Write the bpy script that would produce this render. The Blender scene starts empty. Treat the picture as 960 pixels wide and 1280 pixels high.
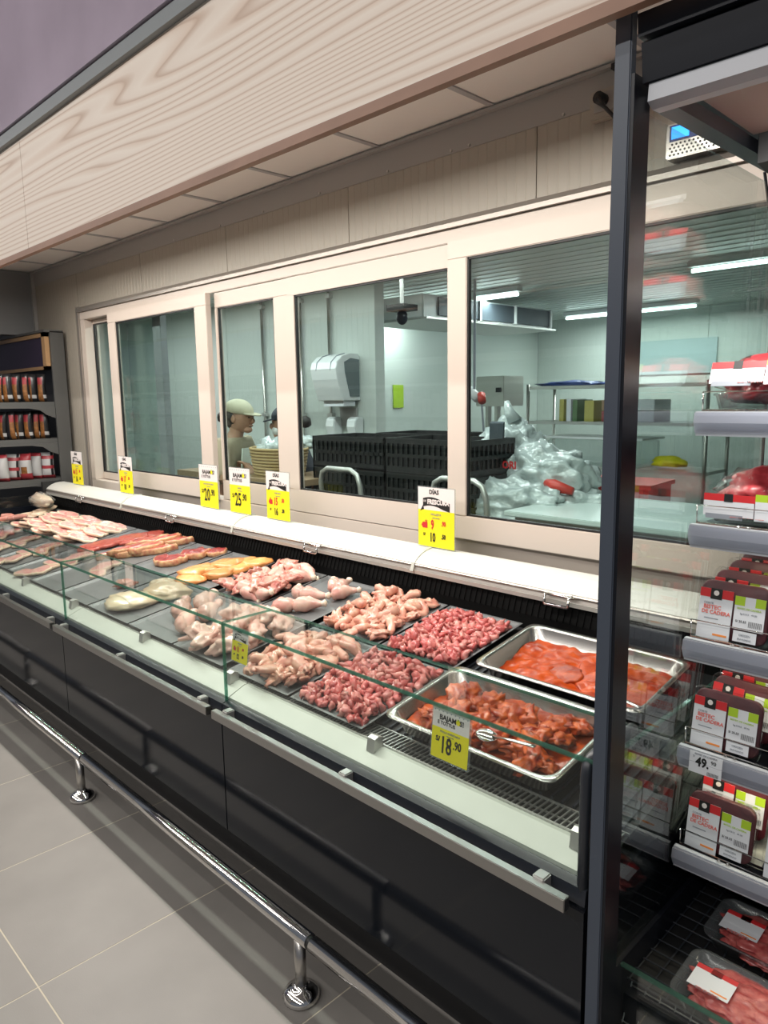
import bpy, bmesh, math, random
from mathutils import Vector, Matrix, noise, Euler
random.seed(7)
PI = math.pi
scn = bpy.context.scene
C = scn.collection

# ------------------------------------------------------------------ camera
H = 1.545
cam_d = bpy.data.cameras.new('camera'); cam = bpy.data.objects.new('camera', cam_d); C.objects.link(cam)
yaw, pit, rol = [math.radians(a) for a in (-45.23, 8.9015, -0.8549)]
cy_, sy_ = math.cos(yaw), math.sin(yaw)
fw = Vector((sy_*math.cos(pit), cy_*math.cos(pit), -math.sin(pit)))
rt = Vector((cy_, -sy_, 0)); up = rt.cross(fw)
rt2 = rt*math.cos(rol) + up*math.sin(rol); up2 = -rt*math.sin(rol) + up*math.cos(rol)
m = Matrix((rt2, up2, -fw)).transposed().to_4x4(); m.translation = Vector((0, 0, H))
cam.matrix_world = m
cam_d.sensor_fit = 'AUTO'; cam_d.sensor_width = 36; cam_d.lens = 908.85/1280*36
cam_d.clip_start = 0.02
scn.camera = cam
scn.view_settings.view_transform = 'Standard'; scn.view_settings.look = 'None'
scn.view_settings.gamma = 1; scn.view_settings.use_curve_mapping = False
scn.view_settings.exposure = -0.38
scn.cycles.max_bounces = 10; scn.cycles.transparent_max_bounces = 24
scn.cycles.diffuse_bounces = 3; scn.cycles.glossy_bounces = 4
scn.cycles.caustics_reflective = False; scn.cycles.caustics_refractive = False
scn.cycles.use_denoising = True
scn.cycles.sample_clamp_indirect = 4

# ------------------------------------------------------------------ world and lights
w = bpy.data.worlds.new('world'); scn.world = w; w.use_nodes = True
w.node_tree.nodes['Background'].inputs[0].default_value = (0.80, 0.86, 1.0, 1)
w.node_tree.nodes['Background'].inputs[1].default_value = 0.22

def area(name, loc, sx, sy, power, color=(1, 1, 1), rot=(0, 0, 0)):
    d = bpy.data.lights.new(name, 'AREA'); d.shape = 'RECTANGLE'; d.size = sx; d.size_y = sy
    d.energy = power; d.color = color
    if name == 'pack_fill_light': d.spread = 1.7
    o = bpy.data.objects.new(name, d); C.objects.link(o); o.location = loc; o.rotation_euler = rot
    return o
WARM = (1.0, 0.93, 0.84)
area('aisle_strip_light', (-4.0, -0.75, 3.55), 13, 0.10, 70, (1.0, 0.955, 0.91))
area('aisle_strip_light', (-4.0, -2.4, 3.60), 13, 0.10, 240, (1.0, 0.955, 0.91), (0.85, 0, 0))  # unseen strip, set back and tilted to brighten the fascia
area('counter_strip_light', (-3.05, 1.58, 2.42), 4.7, 0.035, 122, (1.0, 0.95, 0.88))
area('cold_room_light', (-4.0, 5.02, 2.33), 2.6, 0.08, 70, (0.94, 1.0, 0.98))
area('cold_room_light', (-3.3, 7.0, 2.33), 1.9, 0.08, 45, (0.94, 1.0, 0.98))
area('cold_room_light', (-4.6, 3.05, 2.38), 5.4, 0.08, 80, (0.94, 1.0, 0.98))  # no fitting here; added to brighten the left wall and towel dispenser
area('pack_fill_light', (0.1, 1.235, 1.98), 1.3, 0.03, 21, (1.0, 0.96, 0.90), (0.95, 0, 0))  # added under the unlit canopy profile to brighten packs and their reflections
for z, e_ in ((1.262, 1.1), (1.022, 1.1), (.786, 2.2)): area('shelf_light', (-.10, 1.53, z), .9, .012, e_, (1.0, 0.90, 0.66), (.3, 0, 0))

# ------------------------------------------------------------------ materials
MATS = {}
def newmat(name):
    mt = bpy.data.materials.new(name); mt.use_nodes = True
    MATS[name] = mt
    return mt, mt.node_tree, mt.node_tree.nodes['Principled BSDF']
def plain(name, col, rough=0.5, metal=0.0, coat=0.0, emit=None, es=0, spec=0.5, sss=0, bump=0, bscale=40, vary=0, vscale=5):
    mt, nt, b = newmat(name)
    b.inputs['Base Color'].default_value = (*col, 1); b.inputs['Roughness'].default_value = rough
    b.inputs['Metallic'].default_value = metal; b.inputs['Coat Weight'].default_value = coat
    b.inputs['Coat Roughness'].default_value = 0.1
    b.inputs['Specular IOR Level'].default_value = spec
    if sss:
        b.inputs['Subsurface Weight'].default_value = sss; b.inputs['Subsurface Radius'].default_value = (1, .4, .25)
        b.inputs['Subsurface Scale'].default_value = 0.006
    if emit:
        b.inputs['Emission Color'].default_value = (*emit, 1); b.inputs['Emission Strength'].default_value = es
    tc = nt.nodes.new('ShaderNodeTexCoord')
    if vary:
        n = nt.nodes.new('ShaderNodeTexNoise'); n.inputs['Scale'].default_value = vscale; n.inputs['Detail'].default_value = 4
        nt.links.new(tc.outputs['Object'], n.inputs['Vector'])
        r = nt.nodes.new('ShaderNodeValToRGB')
        r.color_ramp.elements[0].position = .3; r.color_ramp.elements[1].position = .7
        r.color_ramp.elements[0].color = (*[c*(1-vary) for c in col], 1)
        r.color_ramp.elements[1].color = (*[min(1, c*(1+vary)) for c in col], 1)
        nt.links.new(n.outputs['Fac'], r.inputs[0]); nt.links.new(r.outputs[0], b.inputs['Base Color'])
    if bump:
        n = nt.nodes.new('ShaderNodeTexNoise'); n.inputs['Scale'].default_value = bscale
        nt.links.new(tc.outputs['Object'], n.inputs['Vector'])
        bp = nt.nodes.new('ShaderNodeBump'); bp.inputs['Strength'].default_value = bump; bp.inputs['Distance'].default_value = .01
        nt.links.new(n.outputs['Fac'], bp.inputs['Height']); nt.links.new(bp.outputs[0], b.inputs['Normal'])
    return mt
def glass(name, tint=(0.93, 0.98, 0.96), ior=1.45, rough=0.0, body=0.0, bodycol=(.8, .85, .9)):
    mt = bpy.data.materials.new(name); mt.use_nodes = True; nt = mt.node_tree; nt.nodes.clear()
    o = nt.nodes.new('ShaderNodeOutputMaterial')
    t = nt.nodes.new('ShaderNodeBsdfTransparent'); t.inputs[0].default_value = (*tint, 1)
    g = nt.nodes.new('ShaderNodeBsdfGlossy'); g.inputs['Roughness'].default_value = rough
    f = nt.nodes.new('ShaderNodeFresnel'); f.inputs[0].default_value = ior
    geo = nt.nodes.new('ShaderNodeNewGeometry')
    # same reflectance from inside and outside
    mx = nt.nodes.new('ShaderNodeMixShader')
    lw = nt.nodes.new('ShaderNodeLayerWeight'); 
    dot = nt.nodes.new('ShaderNodeVectorMath'); dot.operation = 'DOT_PRODUCT'
    nt.links.new(geo.outputs['Incoming'], dot.inputs[0]); nt.links.new(geo.outputs['Normal'], dot.inputs[1])
    ab = nt.nodes.new('ShaderNodeMath'); ab.operation = 'ABSOLUTE'; nt.links.new(dot.outputs['Value'], ab.inputs[0])
    om = nt.nodes.new('ShaderNodeMath'); om.operation = 'SUBTRACT'; om.inputs[0].default_value = 1; nt.links.new(ab.outputs[0], om.inputs[1])
    pw = nt.nodes.new('ShaderNodeMath'); pw.operation = 'POWER'; pw.inputs[1].default_value = 5; nt.links.new(om.outputs[0], pw.inputs[0])
    f0 = ((ior-1)/(ior+1))**2
    ma = nt.nodes.new('ShaderNodeMath'); ma.operation = 'MULTIPLY_ADD'; ma.inputs[1].default_value = 1-f0; ma.inputs[2].default_value = f0
    nt.links.new(pw.outputs[0], ma.inputs[0])
    nt.nodes.remove(f); nt.nodes.remove(lw)
    nt.links.new(ma.outputs[0], mx.inputs[0])
    if body:
        d = nt.nodes.new('ShaderNodeBsdfDiffuse'); d.inputs[0].default_value = (*bodycol, 1)
        tl = nt.nodes.new('ShaderNodeBsdfTranslucent'); tl.inputs[0].default_value = (*bodycol, 1)
        ad = nt.nodes.new('ShaderNodeMixShader'); ad.inputs[0].default_value = .5
        nt.links.new(d.outputs[0], ad.inputs[1]); nt.links.new(tl.outputs[0], ad.inputs[2])
        m2 = nt.nodes.new('ShaderNodeMixShader'); m2.inputs[0].default_value = body
        nt.links.new(t.outputs[0], m2.inputs[1]); nt.links.new(ad.outputs[0], m2.inputs[2])
        nt.links.new(m2.outputs[0], mx.inputs[1])
    else:
        nt.links.new(t.outputs[0], mx.inputs[1])
    nt.links.new(g.outputs[0], mx.inputs[2]); nt.links.new(mx.outputs[0], o.inputs[0])
    MATS[name] = mt
    return mt
def meat(name, a, b_, scale=30, c=None, rough=.32, sharp=.2, sss=.12, coat=.35, wave=False, mid=.5):
    """two or three flesh colours mottled by noise"""
    mt, nt, b = newmat(name)
    tc = nt.nodes.new('ShaderNodeTexCoord'); oi = nt.nodes.new('ShaderNodeObjectInfo')
    ad = nt.nodes.new('ShaderNodeVectorMath'); ad.operation = 'ADD'
    nt.links.new(tc.outputs['Object'], ad.inputs[0]); nt.links.new(oi.outputs['Random'], ad.inputs[1])
    n = nt.nodes.new('ShaderNodeTexNoise'); n.inputs['Scale'].default_value = scale; n.inputs['Detail'].default_value = 5
    n.inputs['Distortion'].default_value = 1.2 if wave else .3
    nt.links.new(ad.outputs[0], n.inputs['Vector'])
    r = nt.nodes.new('ShaderNodeValToRGB'); e = r.color_ramp.elements
    e[0].position = mid-sharp; e[1].position = mid+sharp; e[0].color = (*a, 1); e[1].color = (*b_, 1)
    if c: x = e.new(mid+sharp+.12); x.color = (*c, 1)
    nt.links.new(n.outputs['Fac'], r.inputs[0])
    hv = nt.nodes.new('ShaderNodeHueSaturation')
    mp = nt.nodes.new('ShaderNodeMapRange'); mp.inputs['To Min'].default_value = .72; mp.inputs['To Max'].default_value = 1.02
    nt.links.new(oi.outputs['Random'], mp.inputs['Value']); nt.links.new(mp.outputs[0], hv.inputs['Value'])
    nt.links.new(r.outputs[0], hv.inputs['Color']); nt.links.new(hv.outputs[0], b.inputs['Base Color'])
    b.inputs['Roughness'].default_value = rough; b.inputs['Coat Weight'].default_value = coat
    b.inputs['Coat Roughness'].default_value = .15
    b.inputs['Subsurface Weight'].default_value = sss; b.inputs['Subsurface Radius'].default_value = (1, .35, .25)
    b.inputs['Subsurface Scale'].default_value = 0.006
    n2 = nt.nodes.new('ShaderNodeTexNoise'); n2.inputs['Scale'].default_value = scale*4
    nt.links.new(ad.outputs[0], n2.inputs['Vector'])
    bp = nt.nodes.new('ShaderNodeBump'); bp.inputs['Strength'].default_value = .35; bp.inputs['Distance'].default_value = .002
    nt.links.new(n2.outputs['Fac'], bp.inputs['Height']); nt.links.new(bp.outputs[0], b.inputs['Normal'])
    return mt

M = dict(
 tile=plain('floor_tile_grey', (.250, .236, .218), .42, vary=.10, vscale=3, bump=.04, bscale=300),
 grout=plain('grout', (.55, .50, .40), .9),
 panel=plain('gloss_charcoal_panel', (.009, .011, .015), .10, spec=.30),
 black=plain('black_plastic', (.010, .010, .011), .5),
 slate=plain('slate_blue_powder_coat', (.058, .072, .098), .42),
 darkmetal=plain('dark_metal', (.022, .026, .034), .35),
 steel=plain('brushed_steel', (.56, .54, .51), .28, metal=1),
 chrome=plain('chrome', (.75, .74, .72), .09, metal=1),
 alu=plain('aluminium', (.58, .57, .55), .38, metal=.7),
 brownalu=plain('bronze_trim', (.36, .33, .30), .4, metal=.6),
 cream=plain('cream_lid', (.64, .63, .575), .4),
 duct=plain('cream_duct', (.50, .52, .465), .45, vary=.06),
 pvc=plain('white_pvc', (.61, .53, .465), .38),
 white=plain('white_plastic', (.78, .80, .80), .35),
 wall=plain('cream_sandwich_panel', (.38, .345, .29), .42),
 flash=plain('grey_flashing', (.36, .345, .33), .45),
 side=plain('grey_side_wall', (.19, .195, .20), .6),
 ctile=plain('mineral_ceiling_tile', (.88, .845, .80), .9, bump=.15, bscale=250),
 cgrid=plain('ceiling_grid_metal', (.46, .45, .45), .5),
 room=plain('cold_room_panel', (.60, .65, .61), .35),
 purple=plain('purple_sign_panel', (.40, .335, .42), .2, coat=.4, vary=.12, vscale=2.5),
 trimgrey=plain('grey_trim', (.20, .22, .23), .4),
 tray=plain('grey_tray', (.17, .178, .18), .38, metal=.25, vary=.08, vscale=20),
 traypan=plain('steel_pan', (.55, .53, .50), .25, metal=1),
 red=plain('print_red', (.62, .03, .035), .45), yellow=plain('card_yellow', (.86, .76, .015), .5),
 lime=plain('print_lime', (.42, .62, .03), .5), ink=plain('print_black', (.012, .012, .012), .5),
 paper=plain('label_paper', (.74, .76, .80), .5), card=plain('card_white', (.80, .745, .72), .5),
 pink=plain('print_red_text', (.75, .16, .13), .5), orange=plain('print_orange', (.85, .28, .06), .5), gray=plain('print_grey', (.28, .30, .34), .5),
 glowblue=plain('blue_screen', (.02, .3, .9), .3, emit=(.03, .36, 1.0), es=2.2),
 tube=plain('lamp_tube', (1, 1, 1), .3, emit=(.85, 1, .97), es=9),
 bone=plain('bone', (.80, .66, .52), .45, sss=.1),
 wood=None,
)
M['glass'] = glass('counter_glass', (.955, .985, .97))
M['gedge'] = glass('glass_edge', (.50, .74, .66), body=.22, bodycol=(.22, .42, .35))
M['winglass'] = glass('window_glass', (.89, .95, .935))
M['endglass'] = glass('end_panel_glass', (.90, .935, .92), ior=1.85)
M['film'] = glass('clear_film', (.97, .97, .97), rough=.08)
M['clear'] = glass('clear_plastic_rail', (.86, .88, .93), rough=.12, body=.45, bodycol=(.62, .64, .70))
M['tub'] = glass('clear_tub', (.9, .93, .92), rough=.15, body=.12)

def wood_mat():
    """grain lines as contours of a long stretched noise"""
    mt, nt, b = newmat('pale_pine_laminate')
    tc = nt.nodes.new('ShaderNodeTexCoord'); mp = nt.nodes.new('ShaderNodeMapping')
    mp.inputs['Rotation'].default_value = (0, math.radians(1.2), 0); mp.inputs['Scale'].default_value = (.16, 1, 2.4)
    nt.links.new(tc.outputs['Object'], mp.inputs[0])
    n = nt.nodes.new('ShaderNodeTexNoise'); n.inputs['Scale'].default_value = 1.5; n.inputs['Detail'].default_value = 1.6; n.inputs['Roughness'].default_value = .45
    nt.links.new(mp.outputs[0], n.inputs['Vector'])
    sx = nt.nodes.new('ShaderNodeSeparateXYZ'); nt.links.new(mp.outputs[0], sx.inputs[0])
    mm = nt.nodes.new('ShaderNodeMath'); mm.operation = 'MULTIPLY_ADD'; mm.inputs[1].default_value = 26
    zz = nt.nodes.new('ShaderNodeMath'); zz.operation = 'MULTIPLY'; zz.inputs[1].default_value = 19
    nt.links.new(sx.outputs['Z'], zz.inputs[0]); nt.links.new(n.outputs['Fac'], mm.inputs[0]); nt.links.new(zz.outputs[0], mm.inputs[2])
    fr = nt.nodes.new('ShaderNodeMath'); fr.operation = 'FRACT'; nt.links.new(mm.outputs[0], fr.inputs[0])
    r = nt.nodes.new('ShaderNodeValToRGB'); e = r.color_ramp.elements
    e[0].position = .0; e[0].color = (.54, .40, .31, 1); e[1].position = .22; e[1].color = (.76, .66, .57, 1)
    for p_, c_ in ((.6, (.80, .71, .62, 1)), (.93, (.70, .57, .47, 1)), (1.0, (.54, .40, .31, 1))): x = e.new(p_); x.color = c_
    nt.links.new(fr.outputs[0], r.inputs[0])
    nt.links.new(r.outputs[0], b.inputs['Base Color']); b.inputs['Roughness'].default_value = .5
    return mt
M['wood'] = wood_mat()
M['moulding'] = plain('brown_wood_moulding', (.30, .17, .115), .5, vary=.1, vscale=8)
M['framewood'] = plain('oak_frame', (.42, .25, .12), .5)

# flesh
M['wing'] = meat('raw_chicken_wing', (.72, .27, .20), (.88, .55, .40), 24, (.90, .74, .58))
M['drum'] = meat('raw_drumstick', (.72, .32, .27), (.86, .62, .50), 20, (.86, .78, .60))
M['backm'] = meat('raw_chicken_back', (.58, .13, .11), (.84, .50, .38), 26, (.90, .80, .60))
M['pale'] = meat('pale_chicken', (.80, .42, .34), (.90, .68, .56), 16)
M['breast'] = meat('orange_chicken_breast', (.88, .32, .09), (.95, .48, .16), 18, (.95, .66, .34))
M['beige'] = meat('beige_tripe', (.66, .50, .32), (.78, .66, .46), 10)
M['gizz'] = meat('gizzard_red', (.36, .03, .035), (.74, .20, .18), 32, (.90, .55, .46), mid=.48)
M['gizz2'] = meat('gizzard_pink', (.56, .11, .11), (.84, .38, .32), 34, (.92, .68, .58))
M['pork'] = meat('pork_pink', (.70, .20, .19), (.90, .58, .50), 30, (.92, .82, .72), wave=True)
M['beef'] = meat('beef_red', (.34, .045, .035), (.58, .13, .09), 30, (.72, .42, .30), wave=True)
M['beefdark'] = meat('beef_dark', (.20, .022, .025), (.42, .06, .05), 30, (.66, .34, .20), wave=True)
M['fat'] = meat('meat_fat', (.84, .60, .44), (.88, .72, .52), 20)
M['fat2'] = meat('yellow_beef_fat', (.42, .06, .05), (.80, .52, .26), 34, (.88, .68, .42), mid=.45)
M['beef2'] = meat('rib_meat', (.30, .03, .025), (.62, .16, .11), 30, (.86, .62, .42), wave=True)
M['sausage'] = meat('sausage', (.66, .26, .20), (.74, .38, .30), 10)
M['pack'] = meat('packed_beef', (.32, .018, .028), (.55, .07, .08), 20, (.82, .46, .42), wave=True, mid=.42)
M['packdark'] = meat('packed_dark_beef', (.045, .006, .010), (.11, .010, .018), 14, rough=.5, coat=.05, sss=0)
M['mince'] = meat('packed_mince', (.40, .05, .055), (.66, .18, .16), 70, (.78, .42, .36))
M['sauce'] = meat('red_marinade', (.26, .018, .001), (.58, .085, .006), 22, (.76, .20, .02), rough=.3, coat=.0, sss=.0)
M['marin'] = meat('marinated_meat', (.34, .022, .002), (.78, .16, .02), 30, (.95, .45, .12), rough=.3, coat=.0, sss=.0, mid=.54)
M['skin'] = plain('skin', (.42, .24, .16), .5, sss=.1); M['shirt'] = plain('khaki_shirt', (.33, .29, .20), .8, bump=.3, bscale=30)
M['cap'] = plain('pale_cap', (.46, .44, .32), .8); M['hair'] = plain('dark_hair', (.02, .016, .014), .6)
M['apron'] = plain('white_apron', (.55, .62, .56), .7); M['dark_cloth'] = plain('dark_trousers', (.03, .035, .05), .8)
M['bagplastic'] = plain('crinkled_white_plastic', (.44, .49, .49), .2, spec=.8, bump=1.0, bscale=22)
M['crate'] = plain('black_crate', (.012, .013, .014), .45); M['redplastic'] = plain('red_plastic', (.55, .045, .03), .4)
M['tablewood'] = plain('brown_board', (.30, .20, .12), .5); M['worktop'] = plain('pale_worktop', (.60, .68, .66), .3)
M['bagorange'] = plain('bag_print_orange', (.20, .08, .02), .4, vary=.5, vscale=40); M['bagwhite'] = plain('bag_white', (.42, .42, .42), .4); M['bagred'] = plain('bag_red', (.30, .03, .04), .4)
M['comb'] = plain('matt_black_comb', (.004, .004, .004), .9, spec=.1)
M['dullyellow'] = plain('dull_yellow', (.42, .38, .10), .5); M['dullgreen'] = plain('dull_green', (.10, .18, .08), .5)
M['railsteel'] = plain('satin_steel', (.40, .39, .375), .34, metal=1)
M['gond'] = plain('gondola_grey', (.085, .085, .082), .5); M['bagblack'] = plain('black_bag', (.014, .014, .016), .3)
M['fridgeblack'] = plain('fridge_black', (.006, .0075, .012), .35, spec=.3)
M['underside'] = plain('canopy_underside', (.30, .25, .22), .55); M['ledstrip'] = plain('led_profile', (.50, .52, .56), .4)
M['fin'] = plain('evaporator_fins', (.05, .065, .08), .5)
M['white_goods'] = plain('white_goods', (.75, .78, .78), .5, vary=.4, vscale=14)
M['lightpurple'] = plain('purple_band', (.36, .27, .50), .5)
M['beefbox'] = plain('dull_red_carton', (.25, .05, .05), .6)
M['blueplastic'] = plain('blue_plastic', (.03, .06, .22), .4)

# ------------------------------------------------------------------ mesh helpers
class MB:
    def __init__(s, mats=None):
        s.v = []; s.f = []; s.mi = []; s.mats = mats or []; s.cur = 0
    def add(s, vs, fs):
        o = len(s.v); s.v += [tuple(v) for v in vs]
        for f in fs: s.f.append(tuple(i+o for i in f)); s.mi.append(s.cur)
        return s
    def box(s, x0, x1, y0, y1, z0, z1, mat=None):
        vs = [Vector((x, y, z)) for z in (z0, z1) for y in (y0, y1) for x in (x0, x1)]
        if mat is not None: vs = [mat @ v for v in vs]
        return s.add(vs, [(0, 2, 3, 1), (4, 5, 7, 6), (0, 1, 5, 4), (2, 6, 7, 3), (0, 4, 6, 2), (1, 3, 7, 5)])
    def prism(s, prof, x0, x1, mat=None):
        """profile of (y,z) pairs swept along X"""
        n = len(prof); vs = [Vector((x0, y, z)) for y, z in prof]+[Vector((x1, y, z)) for y, z in prof]
        if mat is not None: vs = [mat @ v for v in vs]
        fs = [tuple(range(n)), tuple(range(2*n-1, n-1, -1))]+[(i, i+n, (i+1) % n+n, (i+1) % n) for i in range(n)]
        return s.add(vs, fs)
    def prism_z(s, prof, z0, z1):
        n = len(prof); vs = [(x, y, z0) for x, y in prof]+[(x, y, z1) for x, y in prof]
        return s.add(vs, [tuple(range(n-1, -1, -1)), tuple(range(n, 2*n))]+[(i, (i+1) % n, (i+1) % n+n, i+n) for i in range(n)])
    def tube(s, pts, r, n=10, cap=True, flat=1.0):
        pts = [Vector(p) for p in pts]; rs = r if isinstance(r, (list, tuple)) else [r]*len(pts)
        o = len(s.v); prev = None; vs = []; fs = []
        for i, p in enumerate(pts):
            d = (pts[min(i+1, len(pts)-1)]-pts[max(i-1, 0)]).normalized()
            if prev is None:
                a = Vector((0, 0, 1)) if abs(d.z) < .9 else Vector((1, 0, 0))
            else: a = prev
            u = (a-d*a.dot(d)).normalized(); v = d.cross(u); prev = u
            for k in range(n):
                t = 2*PI*k/n; vs.append(p+(u*math.cos(t)*flat+v*math.sin(t))*rs[i])
        for i in range(len(pts)-1):
            for k in range(n):
                fs.append((i*n+k, i*n+(k+1) % n, (i+1)*n+(k+1) % n, (i+1)*n+k))
        if cap:
            fs.append(tuple(range(n-1, -1, -1))); fs.append(tuple(range((len(pts)-1)*n, len(pts)*n)))
        return s.add(vs, fs)
    def lathe(s, prof, c=(0, 0, 0), n=20):
        """profile (r,z) turned about Z"""
        c = Vector(c); vs = []; fs = []
        for r, z in prof:
            for k in range(n):
                t = 2*PI*k/n; vs.append(c+Vector((r*math.cos(t), r*math.sin(t), z)))
        for i in range(len(prof)-1):
            for k in range(n):
                fs.append((i*n+k, i*n+(k+1) % n, (i+1)*n+(k+1) % n, (i+1)*n+k))
        fs.append(tuple(range(n-1, -1, -1))); fs.append(tuple(range((len(prof)-1)*n, len(prof)*n)))
        return s.add(vs, fs)
    def mesh(s, name, mat, smooth=False, origin=None):
        o = Vector(origin) if origin is not None else Vector()
        me = bpy.data.meshes.new(name); me.from_pydata([Vector(v)-o for v in s.v], [], s.f)
        for mm in (mat if isinstance(mat, (list, tuple)) else [mat]): me.materials.append(mm)
        for p, i in zip(me.polygons, s.mi): p.material_index = i; p.use_smooth = smooth
        bm = bmesh.new(); bm.from_mesh(me); bmesh.ops.recalc_face_normals(bm, faces=bm.faces); bm.to_mesh(me); bm.free()
        return me
    def build(s, name, mat, parent=None, smooth=False, loc=None, bevel=0):
        """verts are given in world space; a child is stored relative to its unrotated parent chain"""
        if parent is not None: org = world_loc(parent)
        else: org = Vector(loc) if loc is not None else s.base()
        me = s.mesh(name, mat, smooth, org)
        if bevel:
            bm = bmesh.new(); bm.from_mesh(me)
            bmesh.ops.bevel(bm, geom=[e for e in bm.edges if e.calc_face_angle(0) > .6], offset=bevel, segments=2, affect='EDGES', clamp_overlap=True)
            bm.to_mesh(me); bm.free()
        o = bpy.data.objects.new(name, me); C.objects.link(o)
        if parent is not None: o.parent = parent
        else: o.location = org
        return o
    def base(s):
        xs, ys, zs = zip(*s.v); return Vector(((min(xs)+max(xs))/2, (min(ys)+max(ys))/2, min(zs)))
def world_loc(o):
    l = Vector(o.location)
    while o.parent: o = o.parent; l = l+Vector(o.location)
    return l
def empty(name, loc, label=None, cat=None, group=None, kind=None):
    o = bpy.data.objects.new(name, None); C.objects.link(o); o.location = loc; o.empty_display_size = .1
    return tag(o, label, cat, group, kind)
def tag(o, label=None, cat=None, group=None, kind=None):
    if label: o['label'] = label
    if cat: o['category'] = cat
    if group: o['group'] = group
    if kind: o['kind'] = kind
    return o
def part(name, me, parent, mw=None):
    o = bpy.data.objects.new(name, me); C.objects.link(o); o.parent = parent
    if mw is not None: o.matrix_local = mw
    return o
def copy_tree(o, mw=None, parent=None):
    c = o.copy(); C.objects.link(c)
    if parent is not None: c.parent = parent
    if mw is not None: c.matrix_world = mw
    for ch in list(o.children): copy_tree(ch, None, c)
    return c
FONTC = {}
def text_mesh(body, size, mat, sx=1.0, bold=0, extrude=.0004, align='CENTER'):
    k = (body, size, mat.name, sx, bold, align)
    if k in FONTC: return FONTC[k]
    cu = bpy.data.curves.new('lettering', 'FONT'); cu.body = body; cu.size = size; cu.extrude = extrude
    cu.align_x = align; cu.align_y = 'CENTER'; cu.offset = bold; cu.resolution_u = 2
    ob = bpy.data.objects.new('tmp', cu); C.objects.link(ob)
    dg = bpy.context.evaluated_depsgraph_get(); me = bpy.data.meshes.new_from_object(ob.evaluated_get(dg))
    bpy.data.objects.remove(ob); bpy.data.curves.remove(cu)
    me.name = 'lettering'; me.materials.clear(); me.materials.append(mat)
    me.transform(Matrix.Diagonal((sx, 1, 1, 1)) )
    FONTC[k] = me
    return me
FACE = Matrix.Rotation(PI/2, 4, 'X')     # text in XY plane -> faces -Y
def lettering(parent, body, size, mat, x, z, y=-.0012, sx=1.0, bold=0, rz=0):
    return part('lettering', text_mesh(body, size, mat, sx, bold), parent, Matrix.Translation((x, y, z)) @ FACE @ Matrix.Rotation(rz, 4, 'Z'))
def plate(name, parent, x0, x1, z0, z1, mat, y=-.0006, t=.0006):
    b = MB(); b.box(x0, x1, y, y+t, z0, z1)
    return part(name, b.mesh(name, mat), parent)

# ------------------------------------------------------------------ setting: floor
fl = empty('floor', (-3, 0, 0), kind='structure')
MB().box(-14, 2.5, -5, 8, -.05, -.0006).build('grout_bed', M['grout'], fl)
tm = MB().box(-.2979, .2979, -.5979, .5979, -.012, 0).mesh('tile', M['tile'])
for i in range(-17, 4):
    for j in range(-2, 3):
        o = part('tile', tm, fl); o.location = Vector((-1.5935+.600*i, -.0525+1.2*j, 0))-Vector((-3, 0, 0))

# ceiling over the counter (dropped tiles) and its grid
ce = empty('ceiling', (-3, 1.6, 2.6), kind='structure')
cm = MB().box(-.296, .296, -.296, .296, 0, .012).mesh('ceiling_tile', M['ctile'])
for i in range(-9, 5):
    for j in range(0, 2):
        o = part('ceiling_tile', cm, ce); o.location = Vector((-2.04+.6*i, 2.03-.6*j, 2.604))-Vector((-3, 1.6, 2.6))
g = MB()
for i in range(-9, 6): g.box(-2.34+.6*i-.012, -2.34+.6*i+.012, 1.14, 2.34, 2.598, 2.607)
g.build('ceiling_grid', M['cgrid'], ce)
g = MB(); g.box(-8, 1.2, 1.14, 2.4, 2.62, 2.66); g.build('ceiling_slab', M['flash'], ce)
MB().box(-14, 2.5, -5, 1.1, 3.9, 4.0).build('ceiling', M['flash'], None)['kind'] = 'structure'

# back wall: ribbed sandwich panels around the long window
YW = 2.34
wb = empty('wall_back', (-3, YW, 0), kind='structure')
def ribbed(x0, x1, z0, z1, y=YW, pitch=.042, mat=None, parent=wb, d=.0016, yb=.09):
    b = MB(); n = max(1, int((x1-x0)/pitch)); p = (x1-x0-.004)/n; prof = []
    for i in range(n):
        a = x0+.002+i*p
        prof += [(a, y+d), (a+.006, y), (a+p-.006, y), (a+p, y+d)]
    prof += [(x1-.002, y+yb), (x0+.002, y+yb)]
    b.prism_z(prof, z0, z1); return b.build('wall_panel', mat or M['wall'], parent)
xs = [-6.4, -5.56, -4.56, -3.56, -2.56, -1.56, -.56, .44, 1.2]
for a, b in zip(xs[:-1], xs[1:]):
    if b <= -5.5: ribbed(a, b, 0, 2.59)
    else: ribbed(a, b, 2.2, 2.59)
ribbed(-.2, 1.2, .9, 2.2)
MB().box(-5.52, 1.2, YW+.002, YW+.09, 0, .90).build('wall_panel', M['wall'], wb)
b = MB(); b.prism([(YW-.004, 2.487), (YW, 2.487), (YW, 2.585), (YW-.03, 2.585), (YW-.03, 2.596), (YW-.004, 2.59)], -6.4, 1.2); b.build('flashing', M['flash'], wb)
sb = MB()
for x in (-5.4, -5.0, -4.5, -4.1, -3.6, -3.2, -2.75, -2.3, -1.95, -1.86, -1.45):
    sb.tube([(x, YW-.004, 2.497), (x, YW-.009, 2.497)], .005, 8)
sb.build('rivet', M['steel'], wb)
# side wall beyond the left end
sw = MB().box(-6.52, -6.40, 2.31, 2.42, 0, 2.6).box(-6.52, -6.40, 1.2, 2.31, 2.097, 2.6).box(-8.5, -6.52, 2.31, 2.42, 0, 2.6).box(-8.5, -6.40, 1.2, 1.3, 2.097, 2.6).build('wall_left', M['side']); sw['kind'] = 'structure'
tr = MB().box(-6.41, -6.37, YW-.03, YW-.002, 0, 2.6).build('trim_1', M['flash']); tr['kind'] = 'structure'
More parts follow.
